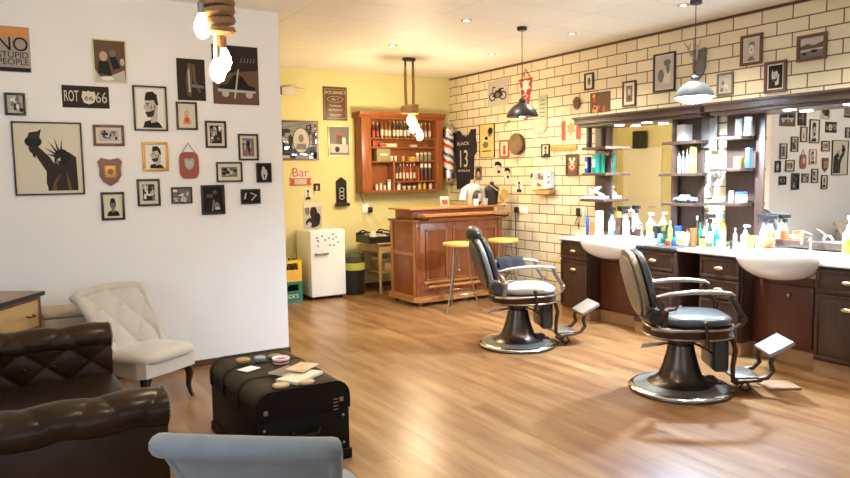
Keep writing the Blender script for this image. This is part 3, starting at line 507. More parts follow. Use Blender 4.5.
# ---------------------------------------------------------------- barber pole
pp = P(448.8, 155, 1, YB-.18)
t = T('barber_pole', 'red white and blue striped barber pole on the wall by the liquor cabinet', 'barber pole', (pp.x, YB-.17, 0))
z0, z1 = P(447, 183, 1, YB-.17).z, P(447, 124, 1, YB-.17).z
sw = MB(); n = 24; rows = 40; vs = []; zb, zt = z0+.19, z1-.17
stripe = bpy.data.materials.new('barber_stripes'); stripe.use_nodes = True
nt = stripe.node_tree; b = nt.nodes['Principled BSDF']; b.inputs['Roughness'].default_value = .2
sw2 = MB()
for j in range(rows):
    for i in range(n):
        ph = (i/n + j/rows*2.2) % 1.0
        k = 1 if ph < .22 else (2 if .45 < ph < .67 else 0)
        a0, a1 = 2*PI*i/n, 2*PI*(i+1)/n; za, zc = zb+(zt-zb)*j/rows, zb+(zt-zb)*(j+1)/rows
        sw2.mat(k)._new([(.082*math.cos(a0), .082*math.sin(a0), za), (.082*math.cos(a1), .082*math.sin(a1), za), (.082*math.cos(a1), .082*math.sin(a1), zc), (.082*math.cos(a0), .082*math.sin(a0), zc)], [(0, 1, 2, 3)])
sw2.build('striped_cylinder', [PM[wW], PM[wR], mat('navy_stripe', (.05, .06, .2), .3)], t)
MB().lathe([(.09, zt-.01), (.098, zt+.02), (.088, zt+.05), (.092, zt+.09), (.06, zt+.13), (.015, zt+.16)], 20).build('top_cap', M_chrome, t)
MB().lathe([(.015, z0), (.06, z0+.03), (.098, z0+.08), (.09, z0+.12), (.10, z0+.16), (.09, z0+.2)], 20).build('bottom_cap', M_chrome, t)
MB().box(-.02, .02, .07, .165, zt+.03, zt+.07).box(-.02, .02, .07, .165, z0+.1, z0+.14).box(-.05, .05, .155, .168, z0+.06, zt+.1).build('bracket', M_chrome, t)

# ---------------------------------------------------------------- vanity units
def drawer_front(par, x, y0, y1, z0, z1, kind='drawer', knob=True):
    d = MB().box(x-.018, x, y0, y1, z0, z1, .003).build(kind, M_van, par)
    b = .028
    q = MB(); q.box(x-.026, x-.018, y0, y1, z1-b, z1, .003).box(x-.026, x-.018, y0, y1, z0, z0+b, .003).box(x-.026, x-.018, y0, y0+b, z0+b, z1-b, .003).box(x-.026, x-.018, y1-b, y1, z0+b, z1-b, .003)
    q.build('moulding', M_van, d)
    if knob:
        zc = (z0+z1)/2 if kind == 'drawer' else z1-.1
        MB().ball((x-.036, (y0+y1)/2, zc), (.012, .045, .016)).build('handle', mat('brass_cup', (.70, .58, .38), .3, .9), d)
def cabinet(y0, y1, label, drawers, topmat=M_ctop):
    t = T('vanity_cabinet', label, 'cabinet', (5.43, (y0+y1)/2, 0)); h = (y1-y0)/2
    MB().box(.02, .6, -h, h, .12, .865, .002).build('body', M_van, t)
    MB().box(.03, .58, -h+.002, h-.002, 0, .12).build('plinth', M_plinth, t)
    MB().box(-.02, .60, -h-.005, h+.005, .872, .90, .006).build('countertop', topmat, t); MB().box(-.012, .60, -h, h, .862, .872).build('top_edge', M_ctopd, t)
    g = .012
    if drawers == 1: drawer_front(t, .02, -h+g, h-g, .67, .85); drawer_front(t, .02, -h+g, h-g, .14, .655, 'door')
    else: drawer_front(t, .02, -h+g, h-g, .67, .85); drawer_front(t, .02, -h+g, h-g, .49, .655); drawer_front(t, .02, -h+g, h-g, .14, .475, 'door', False)
cabinet(5.465, 5.90, 'dark cabinet left of the first basin, furthest from the camera', 1)
cabinet(4.35, 4.83, 'dark drawer cabinet right of the first basin, behind the near barber chair', 2, mat('dark_counter', (.05, .045, .045), .25))
cabinet(3.65, 4.07, 'dark drawer cabinet left of the second basin', 2)
cabinet(2.50, 3.016, 'dark cabinet right of the second basin, at the right edge', 1)
def basin(y0, y1, label, plab):
    yc, h = (y0+y1)/2, (y1-y0)/2
    t = T('wash_basin', label, 'basin', (5.43, yc-.025, 0), 0, None)
    # bowl half ellipsoid with hollow
    ry = h*1.07; rx = .35; cx = .03; n = 36
    def ring(k, z): return [(cx+rx*k*math.cos(2*PI*i/n)*(1 if math.cos(2*PI*i/n) < 0 else .9), ry*k*math.sin(2*PI*i/n), z) for i in range(n)]
    prof = [(.12, .725), (.35, .732), (.58, .752), (.78, .79), (.92, .835), (1.0, .89), (1.005, .925), (.985, .94), (.93, .938), (.86, .90), (.7, .85), (.45, .815), (.12, .80)]
    vs = []; fs = []
    for k, z in prof: vs += ring(k, z)
    for j in range(len(prof)-1):
        for i in range(n): fs.append((j*n+i, j*n+(i+1) % n, (j+1)*n+(i+1) % n, (j+1)*n+i))
    fs.append(tuple(range(n))); fs.append(tuple(range((len(prof)-1)*n, len(prof)*n)))
    MB()._new(vs, fs).build('bowl', M_cer, t, 50)
    MB().box(.40, .59, -h+.008, h-.008, .86, .925, .008).build('back_deck', M_cer, t)
    MB().lathe([(.022, .935), (.02, .96), (.014, 1.0), (.012, 1.03)], 14, xf((.45, 0, 0))).tube([(.45, 0, 1.02), (.42, 0, 1.05), (.36, 0, 1.04), (.31, 0, 1.0)], [.012, .012, .011, .009]).build('tap', M_chrome, t)
    MB().tube([(.45, 0, 1.04), (.46, .0, 1.07), (.44, .07, 1.10)], [.008, .007, .005]).build('tap_lever', M_chrome, t)
    MB().lathe([(.022, .806), (.022, .812)], 14, xf((.1, 0, 0))).build('drain', M_chrome, t)
    u = T('basin_cabinet', plab, 'cabinet', (5.43, yc, 0))
    MB().box(.19, .59, -h+.002, h-.002, .12, .73).build('panel', M_vanr, u); MB().box(.19, .59, -h+.002, h-.002, 0, .12).build('plinth', M_plinth, u)
    d = MB().box(.172, .19, -h+.10, h-.03, .15, .66, .004).build('door', M_vanr, u)
    MB().ball((.155, -.02, .58), .018).build('knob', M_nick, d)
basin(4.83, 5.465, 'white ceramic basin under the left mirror', 'recessed mahogany cabinet under the left white basin')
basin(3.016, 3.65, 'white ceramic basin under the right mirror', 'recessed mahogany cabinet under the right white basin')
t = T('bridge_shelf', 'low cream shelf bridging the gap between the two basin units', 'shelf', (5.43, 4.21, 0))
MB().box(.04, .60, -.138, .138, .865, .89, .003).build('board', mat('cream_board', (.72, .64, .45), .5), t); MB().box(.4, .60, -.138, .138, .0, .865).build('back_panel', M_van, t)
t = T('red_scissors', 'red handled scissors hanging in the dark gap between cabinets', 'scissors', (5.80, 4.22, .66))
MB().box(0.0, .012, -.008, .008, -.02, .07).build('blades', M_chrome, t); MB().tube([(.006, .02+.018*math.cos(a), -.045+.025*math.sin(a)) for a in [2*PI*i/12 for i in range(12)]], .005, 6, closed=True).tube([(.006, -.02+.018*math.cos(a), -.045+.025*math.sin(a)) for a in [2*PI*i/12 for i in range(12)]], .005, 6, closed=True).build('handle', C_red, t)

def mirror_unit(ya, yb, m0, m1, label, shl, shr, sb):
    # ya < m0 < m1 < yb
    t = T('mirror_unit', label, 'mirror', (XR-.001, (ya+yb)/2, 0)); o = (ya+yb)/2
    MB().box(-.34, 0, ya-o, yb-o, 2.165, 2.235, .004).box(-.30, 0, ya-o+.03, yb-o-.03, 2.13, 2.165, .003).box(-.36, 0, ya-o-.02, yb-o+.02, 2.225, 2.245, .003).build('cornice', M_mfr, t)
    MB().box(-.035, 0, sb-o, m0-o, .94, 2.13).build('side_board', M_mfr, t)
    MB().box(-.035, 0, m1-o, yb-o-.03, .94, 2.13).build('side_board', M_mfr, t)
    MB().box(-.075, -.035, m1-o, m1-o+.085, .94, 2.13, .004).build('upright', M_mfr, t); MB().box(-.075, -.035, m0-o-.085, m0-o, .94, 2.13, .004).build('upright', M_mfr, t)
    MB().box(-.062, -.02, m0-o, m1-o, 1.0, 2.13).build('mirror_glass', M_mirror, t)
    MB().box(-.09, 0, m0-o, m1-o, .94, 1.0, .004).build('bottom_rail', M_mfr, t)
    for s in shl+shr:
        MB().box(-s[3], -.036, s[0]-o, s[1]-o, s[2]-.03, s[2], .003).build('shelf', M_mfr, t)
    for k in (.27, .73):
        y = m0+(m1-m0)*k-o
        q = MB().lathe([(.05, 2.124), (.05, 2.131)], 20, xf((-.19, y, 0))).build('spotlight', M_led, t)
        lamp('cornice_spot', 'SPOT', (XR-.19, y+o, 2.115), 95, (.82, .91, 1), spot_size=R(120), spot_blend=.6, shadow_soft_size=.05)
Lc = [(5.66, 6.03, 1.985, .26), (5.66, 6.03, 1.65, .26), (5.70, 6.05, 1.31, .26)]
Rc = [(4.50, 4.86, 1.99, .2), (4.47, 4.90, 1.60, .2), (4.47, 4.86, 1.25, .2)]
# shelf heights from the photo
def zat(px, py, x=5.84): return P(px, py, 0, x).z
Lc = [(5.56, 5.93, zat(598, 156), .26), (5.56, 5.93, zat(598, 173), .26), (5.58, 5.95, zat(598, 199), .26)]
Lc[0] = (5.56, 5.93, zat(598, 147), .26)
Rc = [(4.40, 4.80, zat(685, 141), .26), (4.40, 4.84, zat(685, 173), .26), (4.40, 4.80, zat(685, 203), .26)]
mirror_unit(4.30, 5.97, 4.83, 5.65, 'dark wooden mirror unit with side shelves, left of the two', Lc, Rc, 4.48)
L2 = [(3.92, 4.20, zat(740, 136), .26), (3.92, 4.24, zat(740, 168), .26), (3.92, 4.24, zat(740, 203), .26)]
mirror_unit(2.30, 4.25, 2.72, 3.81, 'dark wooden mirror unit reflecting the framed pictures, right of the two', L2, [], 2.34)

# ---------------------------------------------------------------- small goods
def bottle(loc, h, r, bm, label, kind='bottle', cap=None, lab=None, cat='bottle', group=None, name=None, par=None):
    t = T(name or kind, label, cat, loc, 0, group)
    if kind == 'bottle':
        MB().lathe([(r*.9, 0), (r, h*.04), (r, h*.6), (r*.75, h*.7), (r*.32, h*.78), (r*.3, h*.88)], 14).build('body', bm, t); MB().lathe([(r*.36, h*.86), (r*.36, h)], 12).build('cap', cap or M_blk, t)
    elif kind == 'jar':
        MB().lathe([(r*.92, 0), (r, h*.06), (r, h*.72), (r*.94, h*.78)], 16).build('body', bm, t); MB().lathe([(r*.98, h*.76), (r*1.0, h*.98), (r*.9, h)], 16).build('lid', cap or M_wht, t)
    elif kind == 'box':
        MB().box(-r, r, -r*.8, r*.8, 0, h, .002).build('carton', bm, t)
    elif kind == 'spray_bottle':
        MB().lathe([(r*.9, 0), (r, h*.03), (r, h*.42), (r*.6, h*.58), (r*.33, h*.68), (r*.33, h*.74)], 16).build('body', bm, t)
        MB().box(-.014, .014, -.018, .022, h*.74, h*.86, .004).box(-.011, .011, .01, .06, h*.86, h, .005).box(-.012, .012, -.05, .02, h*.88, h, .005).tube([(0, .03, h*.88), (0, .055, h*.8), (0, .05, h*.7)], .006, 6).build('trigger', cap or M_blk, t)
    elif kind == 'pump_bottle':
        MB().lathe([(r*.9, 0), (r, h*.04), (r, h*.58), (r*.5, h*.68)], 16).build('body', bm, t); MB().lathe([(r*.45, h*.66), (r*.45, h*.78), (r*.15, h*.8), (r*.15, h*.93)], 10).box(-.012, .012, -.045, .014, h*.92, h, .004).build('pump', cap or M_wht, t)
    if lab:
        if kind == 'box': MB().box(-r-.0008, r*.6, -r*.5, r*.5, h*.3, h*.7).build('label_patch', lab, t)
        else: MB().lathe([(r*1.012, h*.14), (r*1.012, h*.48)], 16).build('label_patch', lab, t)
    return t
def on_counter(px, ytop, ybase, wpx, bm, label, x=5.7, z=.9, **k):
    a = P(px, ybase, 0, x); top = P(px, ytop, 0, x).z; dist = (a-Vector((0, 0, CH))).length
    r = wpx/2*dist/F*.78
    # base follows the counter plane
    return bottle((x, a.y, z+.001), max(.04, top-z), r, bm, label, **k)
oc = on_counter
oc(587.5, 211, 235, 4, C_blu, 'slim dark blue bottle left of the tall white box', x=5.86, cap=C_red)
oc(592, 222, 236, 5, C_org, 'orange jar beside the tall white box at the left basin', x=5.76, kind='jar', cap=C_org)
oc(599, 211, 236, 8, M_wht, 'tall white box standing on the far cabinet top', x=5.72, kind='box', cat='box', z=.9)
oc(612, 207, 232, 9, C_lbl, 'pale blue spray bottle with dark trigger behind the left basin tap', x=5.905, z=.926, kind='spray_bottle', cap=PM[wD], lab=M_wht)
oc(619, 212, 231, 8, C_brn, 'brown and orange bottle between two spray bottles', x=5.905, z=.926, kind='jar', cap=C_org)
oc(626, 206, 231, 9, M_clear, 'clear spray bottle with black trigger, right of the pair at left basin', x=5.90, z=.926, kind='spray_bottle')
oc(650, 213, 240, 9, M_wht, 'white pump bottle at the foot of the left mirror', x=5.88, z=.926, kind='pump_bottle', lab=C_lim)
oc(657, 226, 238, 8, M_blk, 'small black box beside the white pump bottle', x=5.88, z=.926, kind='box', cat='box')
oc(660, 234, 243, 6, C_lbl, 'light blue pot in front of the small black box', x=5.78, kind='jar', cap=C_lbl)
oc(665, 231, 242, 6, C_dgr, 'dark green round pot among the crowded bottles', x=5.74, kind='jar', cap=M_blk)
oc(668, 239, 247, 5, C_red, 'small red pot with yellow lid at the front of the dark counter', x=5.60, kind='jar', cap=C_yel)
oc(670, 221, 242, 6, C_lim, 'lime bottle with white cap among the crowded bottles', x=5.86, cap=M_wht)
oc(674, 238, 246, 6, C_blu, 'small blue pot at the front corner of the dark counter', x=5.64, kind='jar', cap=C_teal)
oc(678, 226, 238, 9, C_blu, 'wide jar with blue lid behind the lime-labelled jar', x=5.90, kind='jar', cap=C_blu)
oc(680, 232, 246, 10, C_gry, 'clear jar with round lime label on the cream shelf edge', x=5.66, kind='jar', lab=C_lim, cap=M_wht)
oc(687, 229, 240, 6, M_wht, 'white bottle with red cap behind the amber bottle', x=5.88, cap=C_red)
oc(693, 228, 243, 8, C_amb, 'amber square bottle on the cream shelf', x=5.72, kind='jar', cap=C_amb)
oc(697, 216, 241, 4, C_brn, 'tall thin brown bottle with white cap against the mirror unit', x=5.84, cap=M_wht)
oc(700, 223, 241, 5, C_grn, 'green bottle right of the tall thin brown one', x=5.86, cap=C_teal)
oc(705, 223, 242, 6, M_wht, 'white bottle with pink cap behind the small yellow pot', x=5.84, cap=PM[wR], lab=PM[wP])
oc(702.5, 236, 244, 7, C_yel, 'small bright yellow pot on the cream shelf', x=5.70, kind='jar', cap=M_blk)
oc(709.5, 214, 243, 8, C_dgr, 'dark green spray bottle with white label and black trigger', x=5.74, kind='spray_bottle', lab=M_wht)
oc(716.5, 229, 243, 7, C_teal, 'short bright teal bottle on the white cabinet top', x=5.86, cap=C_teal)
oc(723, 214, 241, 7, C_yel, 'tall yellow bottle with teal cap against the right mirror unit', x=5.92, cap=C_teal, lab=PM[wC])
oc(721, 240, 247, 8, mat('pale_card', (.62, .68, .70), .5), 'small pale box on the left cabinet of the right basin', x=5.66, kind='box', cat='box')
oc(731, 241, 248, 3.5, M_blk, 'tiny black pot beside the small pale box', x=5.68, kind='jar', cap=M_blk)
oc(735, 228, 241, 5, C_gry, 'small grey bottle with white cap before the right mirror unit', x=5.9, cap=M_wht)
oc(745, 225, 247, 10, M_wht, 'white pump bottle left of the brass goblet', x=5.72, kind='pump_bottle')
oc(758, 237, 246, 6, C_gry, 'pale grey jar right of the brass goblet', x=5.78, z=.905, kind='jar')
oc(763, 214, 243, 8, M_clear, 'clear spray bottle with black trigger, left of the pair at right basin', x=5.92, z=.926, kind='spray_bottle')
oc(771, 215, 243, 9, M_clear, 'clear spray bottle with black trigger, right of the pair at right basin', x=5.88, z=.926, kind='spray_bottle', lab=C_org)
oc(768, 238, 246, 12, C_org, 'orange low jar under the twin spray bottles', x=5.78, z=.926, kind='jar', cap=M_wht)
oc(848, 216, 258, 12, PM[wC], 'cream pump bottle at the right edge of the photo', x=5.72, kind='pump_bottle', lab=C_lim)
a = P(751, 248, 0, 5.62)
t = T('brass_goblet', 'brass coloured tumbler with flared rim at the right basin', 'cup', (5.62, a.y, .901))
MB().lathe([(.036, 0), (.034, .02), (.036, .08), (.048, .13), (.055, .15), (.05, .149), (.03, .03)], 18).build('cup', C_wood, t)
# towel / paper on left basin deck
t = T('folded_towel', 'white folded towel behind the left basin', 'towel', (5.885, 4.98, .936)); MB().box(-.06, .06, -.05, .05, -.01, .03, .012).build('fold', M_wht, t); MB().box(-.055, .055, -.045, .045, .03, .055, .012).build('fold', M_wht, t)
# sunglasses hook & clipper by the left unit (hanging on brick)
t, w, h = wall_thing('R', (577.5, 208, 581, 229), 'hair_clipper', 'black clippers hanging on the bricks left of the mirror unit', 'clippers')
MB().box(-.02, .02, -.04, 0, .03, h/2, .006).build('body', M_blk, t); MB().tube([(0, -.02, .03), (-.03, -.02, -.02), (-.05, -.02, -.07), (0, -.02, -.05), (.02, -.02, -h/2)], .005, 6).build('cord', M_blk, t)
t, w, h = wall_thing('R', (582, 207, 586, 222), 'comb', 'pale green comb hanging beside the black clippers', 'comb')
MB().box(-.02, .02, -.008, 0, -h/2, h/2, .002).build('comb_body', mat('mint_plastic', (.45, .70, .58), .4), t)

# goods on the shelves
def shelf_item(px, ytop, z, wpx, bm, label, x=5.88, **k):
    a = P(px, 170, 0, x); top = P(px, ytop, 0, x).z; r = wpx/2*(a-Vector((0, 0, CH))).length/F*.85
    return bottle((x, a.y, z+.001), max(.03, top-z), r, bm, label, **k)
si = shelf_item; zz = [s[2] for s in Lc]
si(589, 127, zz[0], 5, M_mfr, 'small dark frame-like box on the top left shelf', kind='box', cat='box', x=5.9)
si(588, 157, zz[1], 6, C_blu, 'blue carton with white label on the middle shelf of left column', kind='box', lab=M_wht, cat='box')
si(596, 154, zz[1], 7, C_teal, 'teal green carton with white stripe beside the blue one', kind='box', lab=M_wht, cat='box', x=5.86)
si(602, 155, zz[1], 5, C_grn, 'dark green carton leaning by the teal one', kind='box', cat='box', x=5.92)
t = T('paper_stack', 'heap of white paper and foil on the lowest left shelf', 'papers', (5.88, 5.79, zz[2]+.001))
MB().box(-.08, .08, -.12, .12, 0, .03, .004).build('sheets', M_wht, t); MB().box(-.06, .05, -.09, .08, 0, .012, M=xf((0, 0, .075), (R(28), 0, .3))).build('sheet', PM[wL], t); MB().box(-.05, .05, -.05, .06, 0, .01, M=xf((0.0, -.0, .10), (R(-40), 0, .1))).build('sheet', M_wht, t)
zz = [s[2] for s in Rc]
si(684, 125, zz[0], 13, PM[wL], 'white clipper carton on the top shelf right of the left mirror', kind='box', cat='box', x=5.9)
si(679, 150, zz[1], 3.5, PM[wC], 'thin cream tube, leftmost on the middle shelf', cap=M_blk); si(683, 151, zz[1], 3.5, PM[wG], 'thin grey tube second on the middle shelf', cap=M_wht)
si(687, 149, zz[1], 3.5, PM[wC], 'thin ivory bottle third on the middle shelf', cap=M_nick); si(693, 147, zz[1], 6, C_lim, 'white and lime carton at the right of the middle shelf', kind='box', cat='box', lab=M_wht)
# model car on the shelf
a = P(685, 200, 0, 5.86)
t = T('model_car', 'light blue vintage model car on the lowest shelf beside the left mirror', 'model car', (5.86, a.y, zz[2]+.001), PI/2)
MB().box(-.115, .115, -.04, .04, .016, .05, .012, 3).box(-.125, -.02, -.036, .036, .03, .055, .01).build('body', C_lbl, t)
MB().prism([(-.05, .05), (-.03, .078), (.035, .078), (.06, .05)], -.03, .03).build('cabin', mat('pale_windscreen', (.55, .7, .75), .2), t)
for x in (-.075, .075):
    for y in (-.04, .04): MB().lathe([(.02, -.008), (.02, .008)], 14, xf((x, y, .02), (PI/2, 0, 0))).build('wheel', M_blk, t)
MB().box(-.122, -.112, -.035, .035, .022, .032).box(.112, .122, -.035, .035, .022, .032).build('bumper', M_chrome, t)
zz = [s[2] for s in L2]
si(738, 119, zz[0], 8, M_clear, 'clear glass tumbler on the top shelf of the right unit', kind='jar', cap=M_clear, cat='glass'); si(747, 117, zz[0], 8, PM[wL], 'pale silver pot on the top shelf of the right unit', kind='jar', cat='pot')
si(739, 157, zz[1], 9, C_yel, 'yellow and white carton on the middle shelf of the right unit', kind='box', lab=M_wht, cat='box'); si(748.5, 148, zz[1], 6, C_blu, 'blue and orange carton on the middle shelf of the right unit', kind='box', lab=C_org, cat='box')
si(732, 191, zz[2], 5, M_wht, 'small white tube beside the blue-lidded tub', kind='jar', cap=PM[wC]); si(742, 192, zz[2], 12, PM[wP], 'pink and white tub with a blue lid on the lowest shelf', kind='jar', cap=C_blu, lab=M_wht, cat='tub')
t = T('shelf_brush', 'grey bristle brush lying at the left end of the lowest shelf', 'brush', (5.86, 4.18, zz[2]+.001)); MB().box(-.03, .03, -.05, .05, 0, .02, .006).build('handle', C_gry, t); MB().box(-.025, .025, -.045, .045, .02, .045, .004).build('bristles', PM[wL], t)

# ---------------------------------------------------------------- liquor cabinet
t = T('liquor_cabinet', 'reddish wooden wall cabinet with open shelves above the bar', 'cabinet', (0, YB-.001, 0))
D = .22; x0, x1 = P(362, 155, 1, YB-D).x, P(443, 155, 1, YB-D).x; zb, zt = P(400, 192, 1, YB-D).z, P(400, 117, 1, YB-D).z
def by(px): return P(px, 155, 1, YB-.21).x
def bz(py, px=400): return P(px, py, 1, YB-.21).z
ix0, ix1 = by(371), by(436); xm = by(394)
MB().box(x0, x1, -.02, 0, zb, zt).build('back_panel', M_bar, t)
MB().box(x0, ix0, -D, -.02, zb, zt, .003).build('side', M_bar, t); MB().box(ix1, x1, -D, -.02, zb, zt, .003).build('side', M_bar, t)
MB().prism([(-D-.04, zt+.06), (-D-.03, zt+.02), (-D, zt-.02), (0, zt-.02), (0, zt+.06)], x0-.035, x1+.03, 'x').build('cornice', M_bar, t, 0)
MB().box(ix0, ix1, -D, -.02, bz(119.5), zt-.02).build('top_rail', M_bar, t)
MB().box(ix0, ix1, -D, -.02, zb, bz(190)).build('bottom_rail', M_bar, t)
SH = [bz(138), bz(147), bz(161)]
for z in SH: MB().box(ix0, ix1, -D+.01, -.02, z-.018, z).build('shelf', M_bar, t)
zr4 = bz(181)
MB().box(xm, ix1, -D+.01, -.02, zr4-.018, zr4).build('shelf', M_bar, t); MB().box(xm-.012, xm+.012, -D+.01, -.02, zb+.02, SH[2]-.018).build('divider', M_bar, t)
YS = YB-.12
def lq(px, ytop, z, wpx, bm, label, group=None, **k):
    a = P(px, 155, 1, YS); top = P(px, ytop, 1, YS).z; r = wpx/2*9.9/F*.9
    return bottle((a.x, YS, z+.0005), max(.03, top-z), r, bm, label, group=group, **k)
for i, px in enumerate((374, 378)): lq(px, 122+i, SH[0], 3.6, C_brn, 'brown spirit bottle with pale cap at the left of the top shelf', 'spirit bottles, top shelf left', cap=PM[wC], lab=PM[wR])
for i, px in enumerate((382.5, 386.5, 390)): lq(px, 120+i, SH[0], 3.8, C_amb, 'amber spirit bottle with cream label on the top shelf, middle left', 'amber bottles, top shelf', cap=M_blk, lab=PM[wC])
for i, px in enumerate((394.5, 398, 401.5, 405.5, 409)): lq(px, 121, SH[0], 3.6, C_dgr if i % 2 else C_brn, 'dark bottle with pale label behind the rope lamp glow', 'dark bottles, top shelf', cap=PM[wL], lab=PM[wC])
for px in (414, 418, 422, 426, 430): lq(px, 123, SH[0], 3.6, C_amb, 'amber bottle at the right of the top shelf behind the lamp glow', 'amber bottles, top shelf right', cap=PM[wC], lab=PM[wL])
lq(375, 141, SH[1], 6, C_red, 'small red carton on the second shelf, left end', kind='box', cat='box')
a = P(388, 150, 1, YS); bx = T('flat_package', 'long flat cream package lying on the second shelf', 'package', (a.x, YS, SH[1]+.0005)); MB().box(-.12, .12, -.05, .05, 0, .05, .003).build('carton', PM[wC], bx); MB().box(-.12, -.05, -.0515, -.05, .005, .045).build('red_end', PM[wR], bx)
a = P(413, 150, 1, YS); bx = T('flat_package', 'low pale package on the second shelf right of the long cream one', 'package', (a.x, YS, SH[1]+.0005)); MB().box(-.05, .05, -.05, .05, 0, .04, .003).build('carton', PM[wL], bx); MB().box(-.03, .03, -.0515, -.05, .01, .03).build('paper_seal', PM[wC], bx)
a = P(381.5, 155, 1, YS); bx = T('olive_box', 'wide olive box with a pale stripe on the third shelf', 'box', (a.x, YS, SH[2]+.0005)); hz = bz(148.5, 381)-SH[2]; MB().box(-.11, .11, -.07, .07, 0, hz, .003).build('carton', C_olv, bx); MB().box(-.06, .06, -.0715, -.07, hz*.45, hz*.6).build('stripe', PM[wC], bx)
for px in (391.5, 395.5): lq(px, 156, SH[2], 3.2, PM[wC], 'small cream jar beside the olive box', 'small cream jars', kind='jar')
lq(403, 155, SH[2], 4, PM[wO], 'small orange jar in the middle of the third shelf', kind='jar', cap=PM[wG])
a = P(411.5, 155, 1, YS); bx = T('yellow_box', 'bright yellow box on the third shelf', 'box', (a.x, YS, SH[2]+.0005)); MB().box(-.05, .05, -.05, .05, 0, .06, .003).build('carton', C_yel, bx); MB().box(-.04, .04, -.0515, -.05, .02, .035).build('print', C_org, bx)
lq(417.5, 153, SH[2], 4, PM[wP], 'pinkish jar right of the yellow box', kind='jar', cap=M_wht)
for px in (421.5, 425.5, 429.5): lq(px, 152.5, SH[2], 3.6, C_olv, 'greenish jar with white lid at the right of the third shelf', 'white-lidded jars, third shelf', kind='jar', cap=PM[wC])
lq(396.5, 165, zr4, 3, C_brn, 'dark bottle with cream label at the left of the fourth shelf', cap=M_blk, lab=PM[wC])
for px in (400, 403.5, 407, 410.5, 414): lq(px, 163.5, zr4, 2.9, PM[wR] if px % 1 else C_brn, 'small brown bottle with white cap and label on the fourth shelf', 'white-capped bottles, fourth shelf', cap=PM[wW], lab=PM[wC])
lq(418, 167, zr4, 3, C_red, 'small red bottle on the fourth shelf', cap=PM[wR])
for px in (421.5, 425.5, 429.5): lq(px, 163.5, zr4, 3.7, C_brn, 'dark jar with white lid at the right of the fourth shelf', 'white-lidded jars, fourth shelf', kind='jar', cap=PM[wW])
zb2 = bz(190)
lq(398, 182, zb2, 4.5, PM[wW], 'white pot at the left of the bottom shelf', kind='jar', cap=PM[wC], cat='pot')
for px in (403.5, 408.5, 413.5):
    a = P(px, 155, 1, YS); bx = T('small_bowl', 'small white bowl on the bottom shelf', 'bowl', (a.x, YS, zb2+.0005), 0, 'white bowls, bottom shelf'); MB().lathe([(.012, 0), (.016, .01), (.03, .05), (.032, .055), (.026, .05), (.012, .012)], 14).build('bowl', PM[wW], bx)
for px in (419, 424): lq(px, 183, zb2, 4.2, C_yel, 'yellow pot on the bottom shelf', 'yellow pots, bottom shelf', kind='jar', cap=C_yel, cat='pot')
lq(430, 183, zb2, 4.2, PM[wC], 'pale cream pot at the right end of the bottom shelf', kind='jar', cap=PM[wC], cat='pot')
for px, yt in ((376, 184), (380, 183), (384, 185)): lq(px, yt, zb2, 3.3, PM[wC], 'small cream jar in the lower left compartment', 'cream jars, lower left compartment', kind='jar', cap=PM[wL])
lq(388.5, 179.5, zb2, 3.8, M_wht, 'tallest white jar in the lower left compartment', kind='jar', cap=PM[wL]); lq(392, 184.5, zb2, 2.6, PM[wL], 'narrow pale jar beside the tallest white jar', kind='jar')

# ---------------------------------------------------------------- bar
t = T('bar_counter', 'reddish panelled wooden bar with raised top and foot rail', 'bar counter', (0, 0, 0))
bx0, bx1, by0, by1 = 4.40, 5.74, 7.36, 7.98
MB().box(bx0, bx1, by0, by1, .12, 1.04, .004).build('body', M_bar, t)
MB().prism([(bx0-.05, by0-.02), (bx0+.03, by0-.09), (bx1+.03, by0-.09), (bx1+.03, by1), (bx0-.05, by1)], .05, .12, 'z').build('plinth', M_bart, t, 0)
for x, y in ((bx0+.03, by0-.03), (bx1-.05, by0-.03), (bx0+.03, by1-.08), (5.1, by0-.03)): MB().cyl((x, y, 0), (x, y, .05), .03, .035).build('foot', M_base, t)
MB().prism([(bx0-.03, by0-.0), (bx0+.04, by0-.05), (bx1+.03, by0-.05), (bx1+.03, by1+.02), (bx0-.03, by1+.02)], 1.04, 1.065, 'z').build('worktop', M_bar, t, 0)
# front panels
ws = [bx0+.10, bx0+.50, bx0+.94, bx1-.06]
for i in range(3):
    a, b = ws[i]+.04, ws[i+1]-.04; z0_, z1_ = .30, .95
    p_ = MB().box(a, b, by0-.008, by0, z0_, z1_).build('panel', mat('dark_bar_panel', (.25, .07, .018), .35, noise=.35, ns=5, stretch=(7, 7, 1)), t)
    q_ = MB().box(a, b, by0-.022, by0-.008, z1_-.03, z1_, .004).box(a, b, by0-.022, by0-.008, z0_, z0_+.03, .004).box(a, a+.03, by0-.022, by0-.008, z0_+.03, z1_-.03, .004).box(b-.03, b, by0-.022, by0-.008, z0_+.03, z1_-.03, .004); q_.build('moulding', M_bar, p_)
for x in [bx0+.03]+ws[1:3]+[bx1-.04]:
    q_ = MB().box(x-.035, x+.035, by0-.016, by0, .13, 1.03, .004)
    for k in (-.018, 0, .018): q_.cyl((x+k, by0-.016, .2), (x+k, by0-.016, .98), .007, n=8)
    q_.build('pilaster', M_bar, t)
MB().box(bx0-.008, bx0, by0+.06, by1-.06, .62, .66).box(bx0-.01, bx0, by0+.0, by0+.05, .13, 1.03).box(bx0-.01, bx0, by1-.06, by1, .13, 1.03).build('end_panel', M_bart, t)
fr = MB().cyl((bx0+.12, by0-.10, .24), (bx1-.05, by0-.10, .24), .018, n=10).build('foot_rail', M_bart, t)
q_ = MB()
for x in (bx0+.2, 5.05, bx1-.15): q_.box(x-.012, x+.012, by0-.10, by0, .20, .23, .003)
q_.build('rail_bracket', M_bar, fr)
MB().box(bx0+.10, bx1, by0-.03, by0-.002, .27, .30, .003).build('lower_ledge', M_bart, t)
